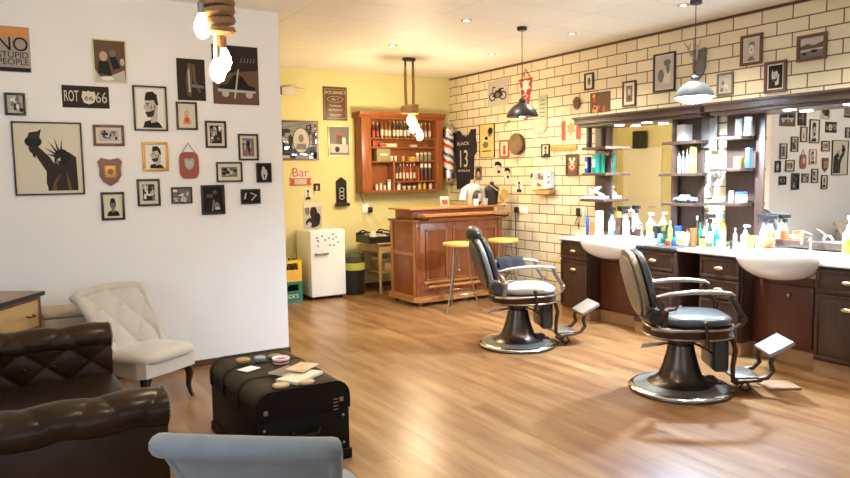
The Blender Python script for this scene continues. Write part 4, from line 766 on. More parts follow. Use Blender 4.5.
# raised back
MB().box(bx0+.04, bx1-.02, by0+.14, by1-.05, 1.065, 1.185, .003).build('riser', M_bar, t)
MB().box(bx0-.03, bx1+.12, by0+.06, by1+.02, 1.185, 1.21, .006).build('bar_top', M_bart, t)
dr = MB().prism([(bx0+.02, by0-.20), (bx1+.04, by0-.20), (bx1+.04, by0-.02), (bx0+.02, by0-.02)], 1.115, 1.14, 'z').build('drink_ledge', M_bart, t, 0)
for x in (bx0+.08, bx1-.03): MB().tube([(x, by0-.17, 1.113), (x, by0-.17, 1.075), (x, by0+.0, 1.075), (x, by0+.1, 1.075), (x, by0+.137, 1.09)], .011, 6).build('bracket', M_blk, dr)
ZT = 1.211
# things on the bar
def at_bar(px, y, z=ZT): return P(px, 205, 1, y).x
def bust(px, y, ptop, cloth, skin, label, cat, extra=None):
    x = at_bar(px, y); top = P(px, ptop, 1, y).z; H = top-ZT
    t = T('display_bust', label, cat, (x, y, ZT)); s = H/.36
    MB().lathe([(.105*s, 0), (.11*s, .04*s), (.115*s, .12*s), (.135*s, .20*s), (.145*s, .255*s), (.12*s, .295*s), (.06*s, .32*s), (.045*s, .325*s)], 22, sx=1, sy=.6).build('torso', cloth, t)
    MB().lathe([(.042*s, .31*s), (.038*s, .35*s), (.04*s, .375*s), (.02*s, .38*s)], 14).build('neck', skin, t)
    for k in ((-1, 1) if cloth != M_blk else ()): MB().tube([(k*.10*s, 0, .265*s), (k*.15*s, 0, .24*s), (k*.18*s, -.01, .17*s), (k*.20*s, -.01, .08*s)], [.04*s, .05*s, .055*s, .06*s], 12, flat=.8).build('sleeve', cloth, t)
    return t, s
b1, s = bust(473, 7.7, 181, PM[wW], mat('bust_skin', (.45, .28, .2), .5), 'bust wearing a white T-shirt on the bar top', 'display bust')
picture('R', (475.5, 166.5, 482, 180), 'photo_print', 'small dark photo with an orange spot, beside the white T-shirt bust neck', None, 0, [wG, ('e', 0, .1, .35, .3, wD), ('e', 0, -.05, .22, .2, wP), ('e', .1, -.2, .12, .1, wO)], cat='photo')
b2, s = bust(492, 7.55, 183, M_blk, M_blk, 'black dress-form bust with a pale strap on the bar top', 'display bust')
MB().tube([(-.08*s, -.055*s, .325*s), (.0, -.098*s, .26*s), (.13*s, -.07*s, .20*s)], .014, 6, flat=.5).build('strap', PM[wC], b2)
x = at_bar(481, 7.46); t = T('black_helmet', 'black cap with white skull print between the two busts', 'cap', (x, 7.54, ZT)); MB().ball((0, 0, .10), (.07, .06, .10)).build('crown', M_blk, t); MB().box(-.03, .03, -.065, -.055, .08, .16, .006).box(-.018, .018, -.066, -.056, .05, .08, .004).build('print', PM[wL], t)
for i, px in enumerate((477, 486)):
    x = at_bar(px, 7.43); t = T('bar_cup', ['white cup standing left, in front of the white T-shirt', 'clear pale glass standing right, in front of the black bust'][i], 'cup', (x, 7.445, ZT)); MB().lathe([(.028, 0), (.036, .07), (.038, .09), (.033, .089), (.026, .012)], 16).build('cup', [M_wht, PM[wL]][i], t)
x = at_bar(502, 7.45); t = T('round_clock', 'round gold disc standing at the right end of the bar top', 'ornament', (x+.03, 7.45, ZT)); MB().lathe([(.075, -.015), (.08, 0), (.075, .015)], 24, xf((0, 0, .13), (PI/2, 0, 0))).build('disc', mat('gold_disc', (.60, .42, .12), .4, .4), t); MB().lathe([(.05, 0), (.02, .02), (.015, .06)], 14).build('stand', M_tan, t)
x = at_bar(445, 7.6); t = T('card_holder', 'small red and white card stand on the left of the bar top', 'card stand', (x, 7.6, ZT)); MB().box(-.06, .06, -.004, .004, .0, .12, .001, M=xf((0, 0, .01), (R(-12), 0, 0))).build('frame', PM[wC], t); MB().box(-.045, .045, -.006, -.0045, .015, .08, M=xf((0, 0, .01), (R(-12), 0, 0))).build('red_card', PM[wR], t); MB().box(-.06, .06, -.03, .04, 0, .008).build('foot', PM[wO], t)

# ---------------------------------------------------------------- bar stools
def stool(x, y, label):
    t = T('bar_stool', label, 'bar stool', (x, y, 0)); MB().lathe([(.17, .775), (.19, .78), (.195, .795), (.19, .812), (.17, .818)], 28).build('seat', mat('yellow_wood_seat', (.70, .42, .10), .35), t)
    for k in range(3):
        a = R(200+120*k); MB().tube([(.10*math.cos(a), .10*math.sin(a), .775), (.13*math.cos(a), .13*math.sin(a), .45), (.19*math.cos(a), .19*math.sin(a), .2), (.25*math.cos(a), .25*math.sin(a), .01), (.28*math.cos(a), .28*math.sin(a), .012)], .010, 7).build('leg', M_nick, t)
    MB().tube([(.19*math.cos(2*PI*i/28), .19*math.sin(2*PI*i/28), .22) for i in range(28)], .009, 7, closed=True).build('foot_ring', M_nick, t)
    MB().cyl((0, 0, .48), (0, 0, .775), .012).ball((0, 0, .48), .022).build('spindle', M_nick, t)
stool(4.70, 6.86, 'bar stool with yellow seat at the left, nearer the middle of bar'); stool(5.40, 6.90, 'bar stool with yellow seat at the right, by the brick wall')

# ---------------------------------------------------------------- fridge, crates, bin, table
fx0, fx1, fy0, fy1, fh = 3.485, 3.985, 8.50, 9.0, .925
t = T('small_fridge', 'small white retro fridge with rounded edges and black magnets', 'fridge', ((fx0+fx1)/2, fy0, 0)); w = (fx1-fx0)/2
M_fr = mat('fridge_enamel', (.80, .79, .75), .25, coat=.3)
MB().box(-w, w, .05, fy1-fy0, .035, fh, .03, 4).build('body', M_fr, t)
d = MB().box(-w, w, 0, .045, .04, fh-.003, .018, 4).build('door', M_fr, t)
MB().box(-w+.06, -.0, -.03, -.014, .60, .625, .006).box(-w+.06, -w+.10, -.016, 0, .595, .63, .004).build('handle', M_nick, d)
for i, (px, py) in enumerate(((317, 238), (318, 241), (322, 236), (325, 240), (329, 238), (333, 234), (333, 239), (334, 245), (336, 237), (330, 245), (338, 242), (318, 246))):
    a = P(px, py, 1, fy0); MB().box(-.012, .012, -.006, 0, -.008, .008, .002, M=xf((a.x-(fx0+fx1)/2, 0, a.z), (0, i*.9, 0))).build('magnet', M_blk, d)
for x in (-w+.05, w-.05):
    for y in (.06, .44): MB().cyl((x, y, 0), (x, y, .036), .018).build('foot', M_blk, t)
def crate(z, m, label, logo, txt, bottles):
    t = T('bottle_crate', label, 'crate', (3.19, 8.53, z)); w = .18; D = .36; h = .275
    q = MB()
    for yy in (0, D-.012):
        q.box(-w, w, yy, yy+.012, 0, h*.55).box(-w, -w+.05, yy, yy+.012, h*.55, h*.86).box(w-.05, w, yy, yy+.012, h*.55, h*.86).box(-w, w, yy, yy+.012, h*.86, h)
    for xx in (-w, w-.012): q.box(xx, xx+.012, .012, D-.012, 0, h)
    q.box(-w+.012, w-.012, .012, D-.012, 0, .012); q.build('shell', m, t)
    q = MB().box(-w+.015, w-.015, -.003, 0, h*.1, h*.5); q.build('printed_panel', logo, t)
    if txt: text(txt, .07, (.02, -.0036, h*.3), PM[wW], t, .2, rot=(PI/2, 0, 0))
    if bottles:
        for i in range(4):
            for j in range(2):
                b = T('beer_bottle', 'brown beer bottle standing in the yellow crate', 'bottle', (3.19-.12+i*.08, 8.53+.09+j*.16, z+.0125), 0, 'bottles in the yellow crate')
                hh = .30 if j == 0 and i > 1 else .24; MB().lathe([(.028, 0), (.03, .01), (.03, hh*.55), (.013, hh*.75), (.012, hh)], 12).build('body', C_brn, b)
                MB().lathe([(.014, hh-.012), (.014, hh)], 10).build('cap', PM[wL], b)
crate(0, mat('green_crate_plastic', (.03, .16, .09), .4), 'green beer crate on the floor beside the fridge', mat('crate_logo_green', (.02, .13, .07), .4), "BECK'S", False)
crate(.277, mat('yellow_crate_plastic', (.75, .47, .04), .4), 'yellow beer crate stacked on top of the green crate', mat('crate_logo_orange', (.72, .38, .05), .4), None, True)
t = T('waste_bin', 'dark waste bin with yellow-green liner between fridge and table', 'bin', (4.20, 8.72, 0))
MB().lathe([(.115, 0), (.15, .01), (.165, .40)], 20).build('bucket', M_blk, t); MB().lathe([(.168, .34), (.172, .42), (.17, .44), (.16, .43)], 20).build('liner', mat('lime_liner', (.50, .50, .10), .5), t)
MB().lathe([(.15, .43), (.165, .45), (.16, .53), (.10, .56), (.05, .57)], 20).build('lid', mat('dark_olive_lid', (.06, .06, .035), .6), t)
t = T('side_table', 'small light wooden table with drawer beside the bar', 'table', (4.72, 8.70, 0)); M_tb = mat('pale_table_wood', (.55, .38, .17), .5, noise=.25, ns=5)
MB().box(-.29, .26, -.31, .29, .685, .705, .004).build('tabletop', M_tb, t); MB().box(-.27, .24, -.29, .27, .57, .685).build('apron', M_tb, t)
for x in (-.27, .20):
    for y in (-.29, .23): MB().cyl((x+.022, y+.022, 0), (x+.022, y+.022, .57), .018, .028, 8).build('leg', M_tb, t)
MB().box(-.24, .2, -.24, .24, .28, .30).build('shelf', M_tb, t)
t = T('storage_crate', 'brown cardboard box on the lower shelf of the small table', 'box', (4.74, 8.70, .302)); MB().box(-.16, .18, -.2, .2, 0, .14, .003).build('carton', C_card, t); MB().box(-.165, .185, -.205, .205, .14, .17, .005).build('lid', PM[wC], t)
t = T('cash_basket', 'black slatted basket of papers on the small table', 'basket', (4.50, 8.62, .706)); q_ = MB().box(-.20, .22, -.2, -.19, 0, .09).box(-.20, .22, .19, .2, 0, .13).box(-.2, -.19, -.19, .19, 0, .11).box(.21, .22, -.19, .19, 0, .11).box(-.19, .21, -.19, .19, 0, .01)
q_.build('basket', M_blk, t)
MB().tube([(-.2, -.195, .09), (-.17, -.1, .155), (-.14, .1, .165), (-.15, .195, .13)], .01, 6).build('wire_handle', M_blk, t); MB().tube([(.22, -.195, .09), (.17, -.1, .15), (.12, .1, .165), (.15, .195, .13)], .01, 6).build('wire_handle', M_blk, t)
for k in range(5): MB().box(-.14+k*.06, -.10+k*.06, -.14, .15, .02, .12, .002, M=xf((0, 0, 0), (0, R(6*k-10), 0))).build('paper', PM[wC] if k % 2 else PM[wL], t)
MB().box(-.16, -.09, -.19, -.18, .06, .17).build('tag', PM[wW], t)
t = T('candy_bag', 'red and yellow candy packets at the front edge of the small table', 'packets', (4.80, 8.47, .706)); q_ = MB()
for k in range(6): MB().ball((-.07+k*.028, (k % 2)*.02, .03+(k % 3)*.012), (.024, .02, .024)).build('packet', [C_red, C_yel, C_org][k % 3], t)
t = T('water_bottle', 'clear plastic bottle behind the table next to the bar', 'bottle', (4.90, 8.86, .706)); MB().lathe([(.035, 0), (.04, .01), (.04, .18), (.015, .24), (.014, .26)], 14).build('body', M_clear, t); MB().lathe([(.016, .255), (.016, .275)], 12).build('cap', PM[wG], t)

# ---------------------------------------------------------------- pendant lamps
def rope_lamp(x, y, z_can, zr, bulbs, label, thick, spread, power, zk):
    t = T('rope_pendant_lamp', label, 'pendant lamp', (x, y, 0))
    MB().lathe([(.065, z_can-.035), (.07, z_can-.03), (.07, z_can-.002)], 20, sx=1.3, sy=.7).build('canopy', M_blk, t)
    for s in (-1, 1):
        MB().tube([(s*spread, 0, z_can-.035), (s*spread, 0, z_can-.12)], .014, 8).build('sleeve', M_blk, t)
        MB().tube([(s*spread, 0, z_can-.11), (s*spread*1.05, 0, zr+.3), (s*spread*.9, 0, zr)], thick, 8).build('rope', M_rope, t)
    q = MB()
    for k in range(zk): q.tube([(spread*1.9*math.cos(2*PI*i/16), spread*1.3*math.sin(2*PI*i/16), zr+.005+k*thick*2.0+.012*math.sin(2*PI*i/16+k)) for i in range(16)], thick*1.15, 6, closed=True)
    q.build('knot', M_rope, t)
    for dx, dy, zb in bulbs:
        MB().tube([(dx*.3, dy*.3, zr+.02), (dx*.8, dy*.8, (zr+zb)/2), (dx, dy, zb+.11)], thick*.8, 6).build('tail', M_rope, t)
        MB().lathe([(.02, zb+.06), (.022, zb+.12), (.012, zb+.13)], 12, xf((dx, dy, 0))).build('socket', M_nick, t)
        MB().lathe([(.006, zb-.075), (.03, zb-.06), (.045, zb-.02), (.042, zb+.01), (.022, zb+.05), (.018, zb+.06)], 16, xf((dx, dy, 0))).build('bulb', M_bulb, t)
        lamp('bulb_light', 'POINT', (x+dx, y+dy, zb-.13), power, (1, .80, .52), shadow_soft_size=.05)
    return t
rope_lamp(4.523, 7.65, ZC, 2.40, [(-.03, -.06, 2.31), (.07, .05, 2.23), (.09, -.08, 2.13)], 'rope pendant lamp with glowing bulbs over the bar', .018, .055, 20, 3)
rope_lamp(1.13, 4.0, ZC, 2.44, [(-.01, .0, 2.23), (.03, .02, 2.29), (-.09, -.02, 2.46)], 'thick rope pendant lamp with glowing bulbs near the white wall', .024, .04, 9, 6)
def dome(x, y, zr, r, shade, inner, bulbm, label, power, colr, rb=.045):
    t = T('dome_pendant_lamp', label, 'pendant lamp', (x, y, 0))
    MB().lathe([(.045, ZC-.035), (.05, ZC-.03), (.05, ZC-.002)], 20).build('canopy', M_blk, t)
    MB().cyl((0, 0, zr+.17), (0, 0, ZC-.03), .004, n=6).build('cord', M_blk, t)
    MB().lathe([(r, zr), (r*.99, zr+.018), (r*.86, zr+.06), (r*.6, zr+.105), (r*.35, zr+.13), (r*.28, zr+.135), (r*.27, zr+.13), (r*.56, zr+.098), (r*.83, zr+.055), (r*.97, zr+.004)], 32).build('shade', [shade], t)
    MB().lathe([(r*.955, zr+.005), (r*.82, zr+.052), (r*.55, zr+.094), (r*.26, zr+.125)], 32).build('reflector', inner, t)
    MB().lathe([(.035, zr+.13), (.035, zr+.17), (.012, zr+.19)], 16).build('socket', shade, t)
    MB().ball((0, 0, zr+.035), (rb, rb, rb)).build('bulb', bulbm, t)
    if rb > .05: MB().lathe([(r*.95, zr+.012), (r*.93, zr+.0), (r*.8, zr-.022), (r*.5, zr-.042), (.01, zr-.052)], 28).build('added_glow_cap', mat('added_cool_glow', (1, 1, 1), .4, emit=(.60, .80, 1), es=45), t)  # glowing cap added below the rim to imitate the lamp's white-blue glare
    lamp('pendant_light', 'SPOT', (x, y, zr-.08), power, colr, spot_size=R(165), spot_blend=.4, shadow_soft_size=.07)
dome(4.60, 5.555, 2.19, .16, M_blk, mat('white_reflector', (.85, .85, .8), .5), M_led, 'black dome pendant lamp over the far barber chair', 22, (1, .88, .68))
dome(5.23, 4.0, 2.255, .165, mat('grey_lamp_enamel', (.25, .3, .36), .4), mat('white_reflector'), M_bulbc, 'glowing blue-white dome pendant lamp between the two mirrors', 480, (.60, .78, 1), .075)

# ---------------------------------------------------------------- barber chairs
M_ped = mat('pedestal_metal', (.11, .085, .07), .28, .85, noise=.35, ns=9)
def barber_chair(loc, rz, label, headrest, seatm, backm):
    t = T('barber_chair', label, 'barber chair', loc, rz)
    b = MB().lathe([(.355, 0), (.365, .012), (.36, .03), (.335, .04), (.30, .044), (.26, .05), (.22, .06), (.1, .065)], 40).build('base', mat('brushed_base_metal', (.24, .24, .22), .42, .8, noise=.25, ns=10), t)
    MB().lathe([(.235, .058), (.215, .068), (.185, .085), (.155, .12), (.132, .18), (.112, .25), (.098, .31), (.092, .345)], 40).build('pedestal', M_ped, t)
    MB().lathe([(.362, .02), (.372, .026), (.362, .036), (.345, .043), (.335, .04)], 40).build('rim', M_chrome, b)
    MB().box(.12, .26, -.05, .05, .04, .10, .015).box(.20, .30, -.03, .03, .042, .07, .01).build('pump_housing', M_bronze, b)
    MB().lathe([(.07, .33), (.072, .36), (.095, .365), (.095, .39), (.07, .395), (.085, .43)], 24).build('column', M_bronze, t)
    MB().tube([(-.04, -.05, .375), (-.2, -.12, .365), (-.31, -.10, .345), (-.27, .03, .33), (-.06, .0, .36)], .007, 6).build('lever_loop', M_steel, t)
    sf = MB().lathe([(.26, .415), (.29, .42), (.30, .44), (.30, .485), (.305, .49), (.305, .505), (.29, .512), (.2, .512)], 36, xf((.04, 0, 0)), sx=1.02, sy=.93, e=.75).build('seat_frame', M_bronze, t)
    MB().lathe([(.304, .428), (.309, .434), (.304, .440)], 36, xf((.04, 0, 0)), sx=1.02, sy=.93, e=.75).lathe([(.304, .494), (.310, .502), (.304, .509)], 36, xf((.04, 0, 0)), sx=1.02, sy=.93, e=.75).build('trim_band', M_nick, sf)
    MB().lathe([(.24, .513), (.275, .518), (.285, .54), (.278, .563), (.24, .582), (.14, .592), (.02, .594)], 36, xf((.07, 0, 0)), sx=.95, sy=.90, e=.72).build('seat_cushion', seatm, t, 60)
    MB().tube([(-.235, -.2, .575), (-.25, -.1, .585), (-.255, 0, .588), (-.25, .1, .585), (-.235, .2, .575)], [.05, .062, .065, .062, .05], 14).build('lumbar_roll', M_blkl, t)
    MB().tube([(-.28, -.26, .51), (-.15, -.29, .50), (.05, -.30, .505)], .01, 6).build('piping_rod', M_nick, t)
    # backrest : oval, tilted
    th = R(-17 if headrest else -15)
    Mb = Matrix.Translation((-.255, 0, .585)) @ Matrix.Rotation(th, 4, 'Y')
    def pad(x0_, x1_, wy, z0_, z1_, bulge):
        q = MB(); n = 32; zc = (z0_+z1_)/2; hz = (z1_-z0_)/2
        prof = [(x0_, .90), (x0_+(x1_-x0_)*.12, .985), (x0_+(x1_-x0_)*.55, 1.0), (x0_+(x1_-x0_)*.85, .93), (x1_, .75), (x1_+bulge*.7, .4), (x1_+bulge, .05)]
        vs = []; fs = []
        for xx, k in prof:
            for i in range(n):
                a = 2*PI*i/n; ca, sa = math.cos(a), math.sin(a)
                yy = math.copysign(abs(ca)**.75, ca)*wy*k*(1+.10*sa); z_ = zc+math.copysign(abs(sa)**.75, sa)*hz*k
                vs.append(Mb @ Vector((xx, yy, z_)))
        for j in range(len(prof)-1):
            for i in range(n): fs.append((j*n+i, j*n+(i+1) % n, (j+1)*n+(i+1) % n, (j+1)*n+i))
        fs.append(tuple(range(n))); fs.append(tuple(range((len(prof)-1)*n, len(prof)*n)))
        return q._new(vs, fs)
    bk = pad(-.045, .01, .235, -.04, .49, 0.0).build('backrest', mat('dark_tan_shell', (.27, .22, .16), .35, .5) if not headrest else mat('grey_shell', (.30, .30, .28), .35, .6), t, 60)
    pad(-.046, -.075, .205, .0, .45, -.018).build('back_panel', M_gryl if headrest else mat('tan_back_leather', (.30, .24, .17), .4, bump=.1, ns=40), bk, 60)
    pad(.012, .07, .22, -.01, .475, .025).build('back_cushion', backm, bk, 60)
    if headrest:
        hr = MB().ball((-.015, 0, .515), (.072, .145, .072), 20, Mb).build('headrest', M_blkl, t); q = MB(); q.box(-.03, -.01, -.025, .025, .43, .58, .004, M=Mb); q.build('stem', M_nick, hr)
    for s in (-1, 1):
        zt_ = .765
        ar = MB().tube([(-.25, s*.27, zt_-.02), (-.16, s*.285, zt_), (0, s*.29, zt_+.015), (.14, s*.288, zt_+.015), (.25, s*.28, zt_+.003), (.285, s*.275, zt_-.012)], [.016, .024, .028, .028, .025, .012], 12, flat=.62).build('armrest', mat('pale_arm_enamel', (.36, .35, .33), .28, .4), t)
        MB().tube([(.25, s*.28, zt_-.012), (.275, s*.288, .70), (.31, s*.295, .64), (.34, s*.29, .60), (.33, s*.285, .555), (.29, s*.28, .52)], [.018, .023, .021, .024, .018, .016], 8).ball((.34, s*.295, .59), .024).build('arm_support', M_nick if headrest else M_bronze, ar)
        MB().tube([(-.25, s*.27, zt_-.03), (-.225, s*.285, .69), (-.19, s*.29, .62), (-.20, s*.29, .53)], [.015, .024, .022, .022], 8).tube([(-.30, s*.20, .66), (-.22, s*.27, .64), (-.12, s*.285, .66), (-.09, s*.28, .72)], [.01, .013, .01, .008], 8).ball((-.20, s*.30, .635), .03).build('arm_bracket', M_nick if headrest else M_bronze, ar)
        MB().tube([(.08, s*.305, .55), (.09, s*.315, .47), (.09, s*.315, .40)], [.014, .012, .020], 8).ball((.09, s*.315, .395), .022).ball((.08, s*.305, .555), .02).build('side_lever', M_bronze, t)
        ra = MB().tube([(.24, s*.17, .44), (.31, s*.17, .42), (.335, s*.165, .34), (.32, s*.16, .22), (.325, s*.155, .13), (.36, s*.15, .105), (.53, s*.14, .112)], [.022, .024, .022, .021, .021, .019, .015], 8, flat=.8).build('footrest_rail', M_bronze, t)
        MB().tube([(.51, s*.135, .118), (.57, s*.13, .13), (.615, s*.125, .18), (.60, s*.12, .235), (.615, s*.115, .285), (.66, s*.10, .315)], [.017, .019, .019, .017, .016, .012], 8).build('pad_arm', M_bronze, ra)
    MB().box(.335, .53, -.135, .135, .112, .135, .008).build('footplate', mat('embossed_iron', (.30, .29, .25), .4, .8, noise=.6, ns=30, bump=.6), t)
    MB().box(-.10, .09, -.145, .145, -.014, .018, .008, M=xf((.675, 0, .338), (0, R(-30), 0))).build('foot_pad', mat('ribbed_pad', (.22, .20, .17), .5, .3, bump=.3, ns=40) if headrest else mat('white_worn_pad', (.27, .26, .25), .45, bump=.3, ns=40), t)
    for sg in (-1, 1): MB().tube([(.40, sg*.06, .105), (.43, sg*.07, .07), (.40, sg*.08, .04), (.44, sg*.09, .015), (.48, sg*.08, .03), (.46, sg*.06, .07)], .011, 6).build('foot_scroll', M_bronze, t)
    cp_ = MB().box(.19, .30, -.16, .16, .17, .42, .03, 3).build('calf_panel', M_blkl, t)
    q = MB()
    for k, (z_, y_) in enumerate(((.27, -.05), (.27, 0), (.27, .05))): q.tube([(.302, y_-.018, z_-.02), (.303, y_-.01, z_+.02), (.303, y_+.008, z_-.015), (.302, y_+.018, z_+.02)], .003, 5)
    q.build('white_script', PM[wL], cp_)
    MB().tube([(-.02, -.1, .41), (.1, -.12, .36), (.2, -.12, .30), (.26, -.12, .27)], .008, 6).build('link_rod', M_bronze, t)
    return t
barber_chair((4.28, 3.35, 0), R(-36), 'black leather barber chair with low back, nearer of the two', False, M_gryl, M_gryl)
ch2 = barber_chair((4.17, 5.11, 0), R(-24), 'barber chair with round headrest and pale seat, further back', True, mat('pale_grey_leather', (.40, .39, .36), .3, coat=.3), M_blkl)
t = T('black_towel', 'black towel draped over the far armrest of the further barber chair', 'towel', (4.17, 5.11, 0), R(-24))
q = MB(); q.grid(lambda u, v: (-.13+.27*u+.01*math.sin(9*v), .29+.055*math.cos(PI*v)*1.0, .80-.10*abs(math.cos(PI*v))**1.5-.012*math.sin(14*u)*abs(math.cos(PI*v))), 16, 14)
tw = q.build('cloth', mat('black_cloth', (.02, .022, .028), .9), t); sm = tw.modifiers.new('s', 'SOLIDIFY'); sm.thickness = .012; sm.offset = 1
t = T('dust_pan', 'brown wooden foot mat on the floor by the nearer chair footrest', 'mat', (4.93, 2.98, 0), R(-30)); MB().box(-.12, .12, -.10, .10, 0, .02, .004).build('board', mat('worn_mat', (.32, .19, .10), .6), t)

# ---------------------------------------------------------------- tufted upholstery
def puff(a, b): return (abs(math.sin(PI*a))*abs(math.sin(PI*b)))**.45
def tuft(fn, nrm, nu, nv, cu, cv, depth):
    # fn(u,v)->point, nrm(u,v)->outward normal ; diamond buttons
    q = MB()
    def g(u, v):
        a, b = u*cu+v*cv, u*cu-v*cv
        return Vector(fn(u, v))+Vector(nrm(u, v))*(depth*(puff(a, b)-.55))
    return q.grid(g, nu, nv)
# chesterfield sofa, facing +x
t = T('chesterfield_sofa', 'dark brown tufted leather chesterfield sofa with rolled arms', 'sofa', (0, 0, 0))
SX0, SX1 = -.36, .585
def arm(yi, yo, name='arm'):
    s = 1 if yo > yi else -1; yc = yo - s*.13; rz_ = .085; zc = .635; thick = abs(yo-yi)
    q = MB(); q.box(SX0, SX1, min(yi+s*.03, yo-s*.03), max(yi+s*.03, yo-s*.03), .09, .60, .01)
    a_ = q.build(name, M_sofa, t)
    # rolled top with dimples
    def fr(u, v): th = PI*(-.45+1.75*v); return (SX0+(SX1-SX0)*u, (yi+yo)/2 - s*1.25*rz_*math.cos(th), zc+rz_*math.sin(th))
    def fn(u, v): th = PI*(-.45+1.75*v); return (0, -s*math.cos(th), math.sin(th))
    r_ = tuft(fr, fn, 90, 40, 3.5, 1.0, .014).build('rolled_top', M_sofa, a_, 80)
    def rf(i, x): return [(x, (yi+yo)/2+.104*math.cos(2*PI*k/24), zc+.083*math.sin(2*PI*k/24)) for k in range(24)]
    MB()._new(rf(0, SX1+.0)+[(SX1+.012, (yi+yo)/2+.08*math.cos(2*PI*k/24), zc+.06*math.sin(2*PI*k/24)) for k in range(24)], [(k, (k+1) % 24, 24+(k+1) % 24, 24+k) for k in range(24)]+[tuple(range(24, 48))]).build('scroll_front', M_sofa, a_, 60)
    # inner tufted face
    def ff(u, v): return (SX0+.2+(SX1-SX0-.2)*u, yi+s*.012, .40+.20*v)
    tuft(ff, lambda u, v: (0, -s, 0), 70, 30, 3, 1, .018).build('tufted_face', M_sofa, a_, 80)
    bt = MB()
    for k in range(4):
        bt.ball((SX0+.26+k*.19, (yi+yo)/2-s*.03, zc+.070), .010, 8)
        bt.ball((SX0+.3+k*.16, yi+s*.0, .50), .010, 8)
    bt.build('buttons', M_sofa, a_)
    nl = MB()
    for k in range(24): nl.ball((SX1+.008, (yi+yo)/2+.09*math.cos(2*PI*k/24), zc+.07*math.sin(2*PI*k/24)), .005, 6)
    nl.build('nail_heads', M_nick, a_)
arm(3.26, 3.04); arm(4.72, 4.94)
q = MB().box(SX0-.08, SX0+.16, 3.27, 4.71, .09, .58, .02).build('backrest', M_sofa, t)
tuft(lambda u, v: (SX0+.16, 3.27+1.44*u, .40+.22*v), lambda u, v: (1, 0, 0), 90, 24, 6, 1, .02).build('tufted_face', M_sofa, q, 80)
MB().tube([(SX0+.04, 3.27, .63), (SX0+.04, 4.71, .63)], .09, 20).build('rolled_top', M_sofa, q)
MB().box(SX0+.1, SX1-.03, 3.28, 4.70, .10, .28, .015).build('seat_base', M_sofa, t)
for k in range(2):
    MB().box(SX0+.18, SX1+.01, 3.285+k*.707, 3.285+.70+k*.707, .285, .42, .04, 4).build('seat_cushion', M_sofat, t, 60)
for x in (SX0+.05, SX1-.06):
    for y in (3.12, 4.85): MB().lathe([(.02, 0), (.035, .03), (.04, .06), (.03, .09)], 12, xf((x, y, 0))).build('foot', M_legd, t)

# slipper chairs (facing local +x)
def slipper(loc, rz, label, lean=.17, zt_=.80, velv=M_velv, sc=1):
    t = T('slipper_chair', label, 'armchair', loc, rz); t.scale = (sc, sc, sc)
    MB().prism([(-.24, -.25), (.20, -.29), (.26, -.25), (.27, 0), (.26, .25), (.20, .29), (-.24, .25)], .27, .40, 'z').build('seat_rail', velv, t, 20)
    MB().lathe([(.93, 0), (1.0, .02), (1.0, .05), (.94, .075), (.6, .09), (.05, .095)], 40, xf((0.015, 0, .37)) @ Matrix.Diagonal((.275, .30, 1, 1)), e=.45).build('seat_cushion', velv, t, 60)
    W0, W1 = .25, .315
    def cen(u, v, off=0):
        s = (u-.5)*2; w = W0+(W1-W0)*v
        x = -.20-lean*v**1.3+.085*abs(s)**2.2*(1-.3*v) - .05*max(0, v-.8)*5*0
        z = .40+(zt_-.40)*v + .02*(1-s*s)*v
        return Vector((x+off, s*w, z))
    ba = MB()
    def front(u, v):
        a, b = u*2.5+v*1.5+.25, u*2.5-v*1.5-.25
        return cen(u, v, .045)+Vector((.03*(puff(a, b)-.6), 0, 0))
    ba.grid(front, 60, 36)
    bk = ba.build('backrest', velv, t, 80)
    MB().grid(lambda u, v: cen(u, v, -.02), 24, 14).build('back_shell', velv, bk, 80)
    # scroll edge all round
    pts = [cen(0, v/10, .012) for v in range(0, 10)]+[cen(u/14, 1, -.012)+Vector((0, 0, .0)) for u in range(0, 15)]+[cen(1, v/10, .012) for v in range(9, -1, -1)]
    MB().tube(pts, [.030]*3+[.034]*7+[.046]*15+[.034]*7+[.030]*3, 12).build('rolled_edge', velv, bk, 80)
    bt = MB()
    for v, us in ((.25, (.2, .4, .6, .8)), (.5, (.3, .5, .7)), (.75, (.2, .4, .6, .8))):
        for u in us: bt.ball(cen(u, v, .040), .010, 8)
    bt.build('buttons', velv, bk)
    for s in (-1, 1):
        MB().tube([(.20, s*.22, .28), (.215, s*.235, .20), (.205, s*.225, .10), (.215, s*.235, .03), (.235, s*.245, 0.004)], [.034, .032, .022, .017, .020], 10).build('leg', M_legd, t)
        MB().tube([(-.20, s*.20, .28), (-.22, s*.21, .12), (-.27, s*.22, .004)], [.026, .022, .018], 8).build('leg', M_legd, t)
slipper((.90, 5.36, 0), R(-58), 'ivory tufted slipper chair by the white wall beside the sofa', .26, .87, M_velv, .9)
slipper((.86, 2.50, 0), R(52), 'grey slipper chair seen from behind in the foreground', .17, .765, mat('grey_velvet', (.22, .24, .245), .8, noise=.15, ns=9, bump=.08, sheen=.2), .94)

